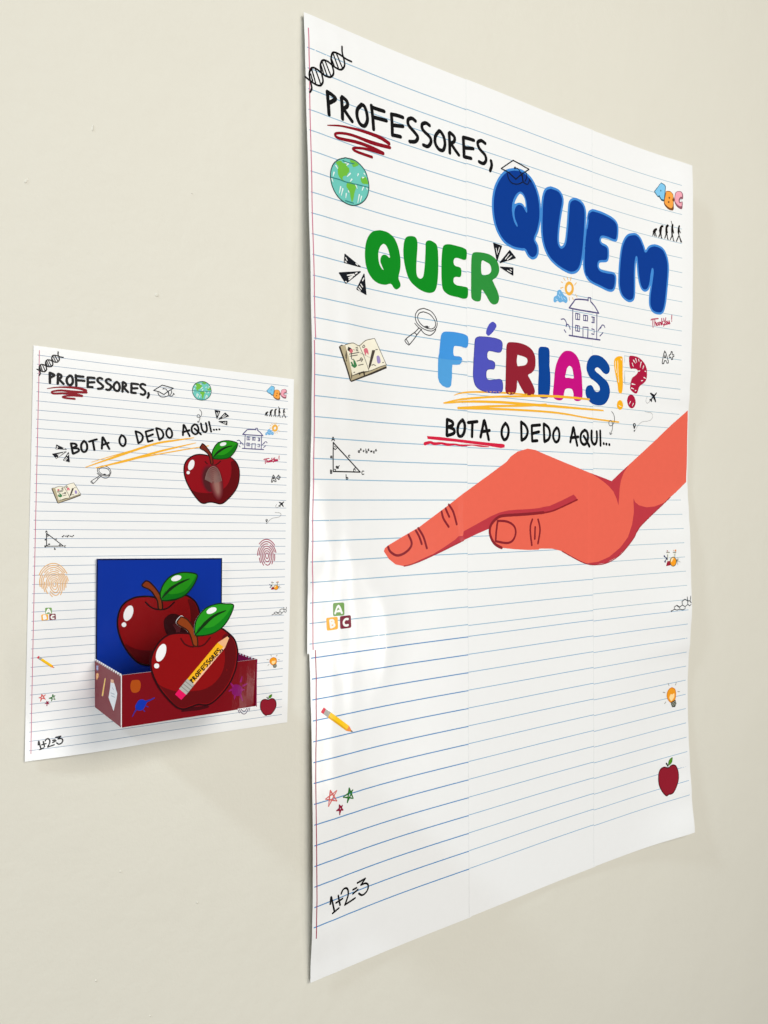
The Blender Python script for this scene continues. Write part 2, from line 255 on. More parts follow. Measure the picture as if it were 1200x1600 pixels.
  ('s', '0c0c0e', 1.5, ["39,7779 59,7818 49,7867 36,7930 49,7980 76,8007 124,8005 166,7987 210,7978 265,7989 295,8037 281,8098 271,8155 283,8205 310,8224 361,8224 413,8213 451,8207 493,8206", "-4,7899 51,7879 98,7866 147,7872 177,7917 166,7981 153,8045 168,8093 194,8115 237,8117 281,8100 326,8089 378,8093 417,8145 406,8210 392,8251 392,8306"]),
  ('l', '0c0c0e', 1.2, ["62,7985 98,7879", "98,8005 152,7885", "50,7942 68,7888", "173,8098 224,7987", "207,8111 265,7997", "162,8056 187,7989", "292,8208 345,8100", "328,8219 395,8108", "278,8150 304,8098"]),
 ],
 'house_drawing': [
  ('s', '4c477a', 1.3, ["3379,6390 3448,6463 3498,6503 3690,6521", "3741,6504 3803,6460 3866,6395", "3379,6390 3508,6389 3629,6391 3866,6395", "3377,6083 3628,6085 3887,6090"]),
  ('l', '4c477a', 1.0, ["3686,6511 3690,6549 3731,6552 3731,6506", "3438,6382 3431,6086", "3835,6394 3831,6090", "3484,6344 3552,6342 3548,6279 3484,6278 3484,6344", "3613,6339 3680,6341 3676,6282 3613,6281 3613,6339", "3748,6336 3793,6336 3789,6275 3748,6274", "3483,6209 3548,6206 3547,6148 3483,6147 3483,6209", "3748,6200 3789,6198 3785,6141 3747,6144", "3516,6343 3516,6278", "3645,6341 3645,6282", "3772,6335 3770,6276", "3515,6208 3515,6147", "3604,6085 3604,6203 3686,6209 3681,6087"]),
  ('s', '4c477a', 1.0, ["3250,6245 3299,6254 3333,6217 3328,6176", "3328,6176 3348,6203 3378,6189 3394,6154", "3299,6135 3324,6110", "3856,6192 3877,6216 3898,6239", "3898,6225 3919,6260 3950,6267 3972,6244", "3940,6181 3887,6135"]),
 ],
 'sun_and_cloud': [
  ('s', 'e9ae45', 3.2, ["3436,6615 3431,6588 3415,6565 3393,6550 3369,6546 3346,6555 3331,6573 3326,6599 3331,6625 3347,6649 3369,6664 3393,6667 3415,6659 3431,6641 3436,6615"]),
  ('l', 'e4b870', 0.9, ["3349,6725 3361,6700", "3409,6737 3401,6699", "3291,6709 3314,6685", "3496,6689 3468,6659", "3252,6662 3275,6655", "3484,6554 3508,6530", "3432,6510 3448,6491", "3379,6508 3385,6477", "3242,6589 3281,6603"]),
  ('f', '69aad9', 0, ["3213,6565 3189,6544 3180,6502 3139,6476 3131,6432 3154,6417 3193,6441 3232,6428 3281,6445 3329,6435 3353,6469 3339,6505 3300,6520 3271,6543 3242,6570"]),
  ('s', 'b5d3ea', 0.7, ["3203,6506 3232,6483", "3251,6499 3271,6468", "3290,6491 3320,6475", "3164,6459 3193,6450", "3222,6542 3232,6523"]),
 ],
 'thank_you_note': [
  ('s', 'b01f4b', 1.15, ["4795,6429 4808,6443 4922,6465", "4830,6445 4827,6403 4832,6347", "4863,6449 4863,6375", "4862,6396 4879,6415 4889,6378", "4924,6415 4900,6403 4905,6381 4926,6392", "4928,6418 4935,6386", "4948,6425 4951,6389", "4950,6410 4968,6426 4975,6395", "4984,6474 4988,6396", "4987,6422 5011,6443", "4988,6419 5017,6404", "5019,6478 5029,6449 5046,6447", "5058,6490 5042,6428 5022,6384", "5073,6450 5060,6430 5074,6420 5086,6436 5073,6450", "5097,6457 5102,6432 5119,6440 5121,6461", "5121,6461 5129,6435", "5030,6400 5078,6414 5135,6428", "5165,6536 5162,6484", "5165,6465 5165,6460"]),
 ],
 'grade_mark': [
  ('l', '1e1e20', 1.15, ["5051,6082 5032,6037 5006,5939 5010,5923 5033,5927 5047,5960 5076,5965 5092,5937 5120,5944 5117,5966 5069,6064 5051,6082", "5172,6086 5161,6057 5131,6034 5136,6011 5164,6016 5176,5989 5197,5995 5193,6020 5220,6032 5216,6054 5192,6048 5188,6083 5172,6086", "5056,6031 5047,5999 5070,6003 5056,6031"]),
 ],
 'airplane_route': [
  ('s', '10141c', [0.8,1.7,2.0,1.8,1.2,0.7], ["4913,5558 4891,5535 4865,5512 4834,5487 4812,5465 4794,5450"]),
  ('p', '10141c', 0, ["4883,5527 4851,5496 4791,5538 4791,5549 4810,5552"]),
  ('p', '10141c', 0, ["4879,5519 4849,5493 4899,5438 4912,5447 4904,5470"]),
  ('p', '10141c', 0, ["4823,5480 4785,5472 4782,5461 4813,5454"]),
  ('p', '10141c', 0, ["4826,5474 4810,5454 4821,5438 4834,5443"]),
  ('dots', '4a4a4a', 0.75, ["4745,5505 4728,5481 4715,5457 4722,5430 4740,5417 4764,5427 4791,5445", "4692,5323 4722,5310 4771,5311 4814,5306 4842,5287 4845,5264 4833,5238 4806,5217 4759,5204 4711,5197 4662,5190 4619,5174 4583,5150 4553,5122 4528,5090 4507,5066"]),
  ('f', '10141c', 0, ["4498,5090 4480,5122 4473,5141 4484,5159 4502,5164 4519,5158 4525,5143 4518,5121", "4509,5142 4508,5136 4506,5131 4502,5128 4497,5128 4494,5130 4491,5135 4490,5141 4491,5147 4494,5152 4497,5155 4502,5155 4506,5152 4508,5148"]),
  ('f', '10141c', 0, ["4509,5071 4508,5067 4505,5063 4501,5061 4496,5061 4491,5062 4488,5066 4487,5070 4488,5074 4491,5078 4496,5080 4501,5080 4505,5079 4508,5075"]),
 ],
 'curled_arrow': [
  ('s', '606060', 0.7, ["4083,5276 4117,5249 4134,5205 4128,5159 4099,5120 4059,5107 4035,5124 4037,5154 4065,5171 4092,5153 4098,5120 4093,5067 4059,5007", "4047,5029 4058,5006 4088,5019"]),
 ],
 'evolution_figures': [
  ('p', '1a1512', 0, ["4808,7456 4820,7489 4818,7515 4844,7545 4874,7564 4897,7558 4895,7538 4880,7529 4869,7506 4892,7460 4874,7456 4857,7492 4849,7492 4866,7459 4850,7454 4835,7484 4823,7455"]),
  ('p', '1a1512', 0, ["4916,7464 4938,7503 4928,7542 4943,7586 4973,7615 4998,7622 5011,7610 5002,7591 4985,7589 4983,7564 4972,7515 4981,7466 4993,7455 4965,7450 4953,7494 4933,7455 4917,7453"]),
  ('p', '1a1512', 0, ["5023,7465 5045,7515 5041,7574 5045,7610 5067,7637 5088,7647 5105,7635 5097,7613 5081,7604 5081,7569 5089,7543 5077,7531 5090,7473 5105,7457 5076,7455 5063,7513 5042,7468 5030,7453"]),
  ('p', '1a1512', 0, ["5122,7460 5152,7516 5145,7580 5148,7622 5159,7660 5178,7665 5189,7652 5182,7627 5188,7599 5201,7555 5188,7544 5178,7567 5176,7531 5195,7469 5212,7454 5184,7452 5166,7506 5140,7463 5126,7452"]),
  ('p', '1a1512', 0, ["5234,7464 5278,7542 5260,7575 5265,7630 5280,7663 5300,7671 5306,7650 5297,7635 5301,7606 5323,7575 5308,7570 5292,7591 5291,7550 5317,7507 5345,7464 5317,7456 5287,7526 5247,7454 5235,7452"]),
  ('s', '1a1512', 0.9, ["5146,7692 5152,7682 5163,7657"]),
 ],
 'printed_abc_letters': [
  ('p', '24586e', 0, ["4967,8136 5035,8123 5052,8100 5031,7911 4973,7912 4929,7953 4915,7941 4847,7992 4846,8004"]),
  ('p', '7fc2e6', 0, ["4965,8127 5027,8114 5040,8092 5018,7935 4975,7935 4933,7974 4910,7956 4858,8002", "4963,8051 4950,8023 4974,8030"]),
  ('f', '7a4a22', 0, ["5072,8052 5136,8058 5178,8033 5189,7997 5204,7970 5191,7932 5191,7849 5153,7827 5084,7835 5018,7888 5033,7973 5052,8038"]),
  ('f', 'f2a044', 0, ["5072,8046 5136,8050 5170,8029 5180,7995 5165,7960 5181,7936 5177,7888 5148,7854 5088,7862 5029,7899 5042,7975 5059,8036"]),
  ('f', '7a4a22', 0, ["5127,7978 5126,7972 5122,7967 5116,7963 5110,7962 5105,7963 5101,7967 5100,7973 5101,7979 5105,7984 5110,7987 5116,7989 5122,7987 5126,7983"]),
  ('f', '7a4a22', 0, ["5115,7924 5114,7918 5110,7912 5104,7909 5098,7908 5093,7909 5089,7913 5088,7918 5089,7924 5093,7930 5098,7933 5104,7934 5110,7933 5114,7929"]),
  ('f', '8a5560', 0, ["5273,8088 5330,8092 5359,8059 5354,8005 5312,7999 5299,7970 5315,7960 5350,7970 5345,7886 5299,7875 5239,7899 5204,7946 5208,8006 5226,8063"]),
  ('f', 'eba2b0', 0, ["5275,8082 5324,8083 5341,8058 5341,8031 5318,8027 5299,8011 5280,7984 5286,7952 5312,7945 5333,7964 5333,7916 5299,7907 5247,7924 5214,7954 5216,8008 5234,8060"]),
 ],
 'laboratory_flasks': [
  ('p', 'e6e6da', 0, ["5081,3592 5142,3590 5127,3563 5122,3495 5157,3428 5072,3421 5098,3496 5101,3561"]),
  ('p', '9c1f34', 0, ["5097,3480 5142,3482 5157,3428 5071,3421"]),
  ('p', 'e6e6da', 0, ["5207,3588 5264,3586 5240,3523 5222,3524"]),
  ('f', '55502e', 0, ["5272,3468 5265,3442 5246,3422 5220,3411 5191,3412 5166,3425 5148,3447 5142,3474 5149,3500 5168,3520 5194,3531 5223,3530 5249,3517 5267,3495"]),
  ('f', 'f59c1e', 0, ["5260,3469 5254,3446 5239,3429 5218,3420 5194,3421 5173,3432 5159,3451 5154,3473 5160,3496 5175,3513 5197,3522 5220,3521 5242,3510 5256,3492"]),
  ('f', 'f6e3b0', 0, ["5161,3487 5177,3513 5216,3517 5186,3480 5171,3467"]),
  ('s', '5a5a48', 0.7, ["5081,3592 5142,3590", "5207,3588 5264,3586", "5101,3561 5098,3496", "5242,3568 5239,3530"]),
  ('f', '26305a', 0, ["5052,3546 5051,3541 5047,3538 5043,3535 5037,3536 5033,3538 5030,3542 5029,3547 5030,3552 5033,3556 5038,3558 5043,3558 5048,3556 5051,3551"]),
  ('f', '26305a', 0, ["5099,3516 5098,3510 5093,3506 5087,3503 5080,3504 5074,3507 5069,3511 5068,3517 5070,3522 5074,3527 5080,3529 5087,3529 5094,3526 5098,3521"]),
  ('f', '26305a', 0, ["5067,3478 5066,3473 5062,3468 5056,3466 5050,3466 5045,3469 5041,3474 5040,3479 5041,3485 5045,3489 5051,3491 5057,3491 5062,3488 5066,3484"]),
  ('l', '26305a', 0.8, ["5040,3547 5084,3516 5053,3479"]),
  ('f', '4a5a4a', 0, ["5299,3482 5297,3475 5292,3471 5286,3468 5279,3468 5272,3471 5268,3477 5267,3483 5269,3489 5273,3494 5280,3496 5287,3496 5293,3493 5297,3488"]),
  ('f', 'e08a4a', 0, ["5268,3608 5267,3602 5263,3598 5257,3596 5251,3596 5245,3599 5242,3603 5240,3609 5242,3614 5246,3619 5252,3621 5258,3621 5264,3618 5267,3614"]),
  ('f', 'a84a3a', 0, ["5106,3609 5105,3605 5102,3602 5099,3600 5095,3601 5091,3602 5089,3606 5088,3610 5089,3613 5092,3617 5095,3618 5099,3618 5103,3616 5105,3613"]),
  ('f', 'e0b090', 0, ["5229,3611 5228,3608 5225,3605 5221,3604 5217,3604 5214,3606 5212,3608 5211,3612 5212,3615 5214,3618 5218,3619 5222,3619 5225,3617 5228,3615"]),
  ('l', 'b0b0a8', 0.5, ["5275,3483 5296,3521", "5283,3482 5339,3460", "5283,3482 5293,3430", "5283,3482 5315,3507"]),
 ],
 'molecule_diagram': [
  ('l', '3c3f42', 0.9, ["5161,2857 5216,2877", "5216,2877 5212,2904 5260,2923 5313,2897 5313,2871 5260,2863 5216,2877", "5265,2915 5304,2895", "5313,2897 5363,2919", "5363,2919 5359,2965 5414,2988 5469,2965 5468,2919 5415,2896 5363,2919", "5415,2896 5415,2866 5362,2859 5313,2871", "5469,2965 5463,3014", "5469,2965 5516,2961 5534,3019", "5468,2919 5504,2900 5532,2914", "5516,2961 5536,2937"]),
  ('f', '3c3f42', 0, ["5173,2857 5172,2852 5169,2849 5164,2847 5158,2847 5153,2850 5149,2854 5148,2858 5149,2863 5153,2866 5158,2868 5163,2867 5168,2865 5172,2861"]),
 ],
 'printed_light_bulb': [
  ('f', 'ef9a1e', 0, ["5228,1885 5177,1873 5138,1838 5128,1791 5151,1744 5202,1702 5247,1712 5288,1724 5306,1762 5307,1815 5287,1858"]),
  ('f', 'ffdc9c', 0, ["5206,1805 5235,1797 5274,1805 5277,1766 5257,1741 5215,1719 5177,1765"]),
  ('s', 'd07a18', 0.8, ["5228,1885 5177,1873 5138,1838 5128,1791 5151,1744 5202,1702 5247,1712 5288,1724 5306,1762 5307,1815 5287,1858 5228,1885"]),
  ('p', '3b3d33', 0, ["5202,1700 5300,1722 5319,1670 5286,1631 5229,1638"]),
  ('l', 'b5b8a8', 0.5, ["5221,1686 5299,1703", "5227,1669 5308,1683", "5239,1653 5305,1666"]),
  ('l', '9a958a', 0.8, ["5151,1949 5170,1918", "5319,1939 5300,1909", "5048,1851 5090,1841", "5105,1723 5079,1705", "5346,1818 5385,1812"]),
 ],
 'printed_apple': [
  ('f', '8e1528', 0, ["5110,900 5076,914 5040,923 4990,916 4953,888 4935,832 4936,749 4957,690 5006,618 5069,565 5111,574 5146,571 5195,578 5247,623 5297,693 5317,760 5310,829 5275,892 5219,920 5169,915 5138,901"]),
  ('s', '4e0a14', 1.1, ["5110,900 5076,914 5040,923 4990,916 4953,888 4935,832 4936,749 4957,690 5006,618 5069,565 5111,574 5146,571 5195,578 5247,623 5297,693 5317,760 5310,829 5275,892 5219,920 5169,915 5138,901 5110,900"]),
  ('f', '4f8a1a', 0, ["5126,929 5128,963 5154,997 5206,1013 5202,973 5176,942"]),
  ('s', '2f5a10', 0.5, ["5126,929 5128,963 5154,997 5206,1013 5202,973 5176,942 5126,929"]),
  ('p', '14100c', 0, ["5073,960 5092,974 5127,927 5117,903 5105,927"]),
 ],
 'star_doodles': [
  ('l', 'cf5f5a', 1.1, ["204,1667 271,1560 155,1603 272,1649 185,1533 204,1667"]),
  ('l', '1f6b1f', 1.2, ["414,1637 456,1537 349,1573 453,1611 393,1515 414,1637"]),
  ('l', '8c1038', 1.2, ["301,1513 341,1460 272,1473 334,1501 305,1429 301,1513"]),
 ],
 'alphabet_blocks': [
  ('p', '739f52', 0, ["262,3304 265,3317 278,3321 365,3319 378,3315 382,3302 385,3218 382,3205 369,3201 283,3202 269,3206 265,3219"]),
  ('p', 'f3b033', 0, ["192,3178 195,3191 208,3195 298,3195 312,3191 316,3179 320,3097 317,3085 304,3081 216,3079 202,3082 198,3095"]),
  ('p', '7a2036', 0, ["338,3179 340,3192 353,3196 436,3198 450,3194 454,3182 460,3098 457,3086 444,3082 359,3080 346,3083 342,3096"]),
  ('s', 'f4f3ee', 1.9, ["287,3227 321,3291 358,3224", "303,3245 345,3243", "233,3167 243,3105", "235,3169 260,3168 270,3150 240,3140", "240,3140 272,3136 279,3115 245,3105", "421,3164 396,3164 377,3140 386,3114 406,3107 422,3109"]),
 ],
 'printed_pencil': [
  ('p', 'd2203c', 0, ["149,2411 172,2392 144,2352 115,2374"]),
  ('p', 'a3a29a', 0, ["172,2391 222,2356 187,2316 143,2352"]),
  ('p', 'f8c60e', 0, ["222,2356 420,2201 387,2161 187,2316"]),
  ('p', 'e0a80c', 0, ["198,2329 398,2175 387,2161 187,2316"]),
  ('p', 'ec883a', 0, ["420,2201 447,2154 462,2138 438,2144 387,2161"]),
  ('p', '141210', 0, ["446,2156 463,2138 437,2144"]),
 ],
 'handwritten_sum': [
  ('s', '0c0c0e', 1.5, ["203,654 210,717 229,650 248,576", "231,561 262,573 297,586", "288,704 298,656 311,609", "266,645 337,660", "321,710 342,740 377,742 399,713 398,662 366,592", "366,592 423,604 479,618", "454,703 493,708", "454,665 508,687", "505,750 595,762", "595,762 545,719", "545,719 604,715 631,681 611,635 562,618 521,647"]),
 ],
 'triangle_formula': [
  ('l', '1c1c1e', 0.95, ["235,4747 241,4492", "241,4492 552,4494", "235,4747 552,4494"]),
  ('s', '1c1c1e', 0.7, ["218,4761 231,4794 249,4763", "222,4771 244,4772", "209,4504 209,4474", "209,4504 224,4501 223,4491 209,4489 226,4483 222,4474 209,4474", "594,4503 578,4504 570,4489 578,4473 595,4478", "222,4624 211,4626 209,4611 223,4615", "223,4627 225,4609", "427,4642 413,4641 411,4628 425,4624", "385,4467 387,4427", "387,4440 403,4442 405,4429 387,4426", "241,4699 259,4686 280,4703", "474,4498 474,4517 492,4531", "254,4511 267,4510 267,4495", "275,4528 273,4536 283,4538 281,4519", "290,4533 298,4539 300,4524 291,4521 290,4533", "308,4543 311,4544", "251,4714 261,4707", "485,4516 498,4510", "538,4688 526,4685 528,4672 540,4678", "541,4689 542,4671", "550,4704 560,4707 550,4694 564,4696", "581,4686 597,4689", "588,4694 589,4680", "615,4707 617,4672", "617,4685 631,4687 631,4673 617,4672", "641,4705 651,4708 641,4694 655,4696", "672,4691 690,4693", "672,4683 690,4685", "719,4691 707,4689 707,4674 721,4677", "731,4705 741,4709 731,4694 746,4697"]),
 ],
 'pointing_hand': [
  ('p', 'e56450', 0, ["830,3761 842,3790 880,3814 1054,3891 1257,3979 1448,4088 1641,4199 1807,4301 1969,4392 2196,4520 2411,4644 2471,4701 2573,4756 2717,4791 2843,4781 2960,4744 2913,4759 3205,4682 3496,4607 3703,4553 3892,4509 4081,4463 4236,4564 4389,4658 4653,4819 4922,4987 5245,5201 5537,5383 5540,5040 5538,4722 5527,4469 5305,4337 5075,4210 4826,4063 4613,3934 4482,3795 4331,3667 4182,3574 3988,3509 3775,3498 3613,3526 3430,3597 3251,3673 3097,3705 2902,3713 2885,3702 2716,3705 2530,3719 2330,3741 2233,3788 2179,3861 2166,3947 2004,3897 1819,3835 1568,3747 1307,3662 1154,3622 1070,3610 970,3631 888,3687"]),
  ('p', 'b93540', 0, ["1070,3610 1188,3634 1307,3675 1428,3711 1568,3774 1711,3846 1820,3926 2005,4000 2195,4076 2312,4111 2431,4131 2552,4138 2759,4144 2961,4158 2902,4161 3053,4175 3250,4236 3440,4303 3474,4278 3501,4247 3317,4182 3096,4119 2902,4096 2775,4092 2961,4108 2552,4082 2351,4077 2253,4046 2185,3997 2168,3947 2004,3897 1819,3835 1568,3747 1307,3662 1154,3622"]),
  ('p', 'b93540', 0, ["3703,4553 3892,4509 4081,4463 4236,4564 4389,4658 4299,4565 4248,4474 4222,4375 4214,4277 4201,4179 4164,4261 4110,4342 4037,4398 3940,4453 3821,4508"]),
  ('p', 'b93540', 0, ["4476,4261 4509,4214 4578,4178 4722,4152 4882,4163 5075,4210 4826,4063 4613,3934 4482,3795 4331,3667 4182,3574 3988,3509 3775,3498 3659,3519 3846,3528 4036,3577 4232,3679 4368,3798 4446,3946 4481,4095"]),
  ('s', '86212a', 2.2, ["880,3801 908,3754 984,3716 1071,3732 1146,3782 1163,3835 1125,3908", "1215,3947 1257,3885 1287,3815", "1245,3969 1308,3884 1350,3772", "1537,4127 1561,4056 1626,3975", "1588,4158 1609,4117 1634,4075", "1629,4195 1686,4123 1730,3998", "2282,4024 2411,4015 2511,3970 2541,3895 2500,3816 2410,3789 2252,3813", "2252,3816 2262,3916 2282,4024", "2790,4032 2761,3965 2761,3875 2781,3755", "2832,3949 2826,3821", "2877,4030 2907,3917 2875,3770"]),
  ('s', '86212a', 2.8, ["2336,3741 2242,3784 2183,3861 2171,3940 2205,4004 2288,4060 2371,4077 2552,4084 2759,4092 2961,4105"]),
  ('s', '8f2028', 1.6, ["2775,4090 2945,4099 3118,4125 3317,4185 3497,4244"]),
  ('s', 'a02a30', 0.9, ["1070,3610 1154,3621 1307,3660 1568,3745 1819,3834", "5190,4276 4613,3933 4482,3792 4331,3664 4182,3571 3988,3506 3775,3496 3613,3524 3430,3595 3251,3672"]),
 ],
}
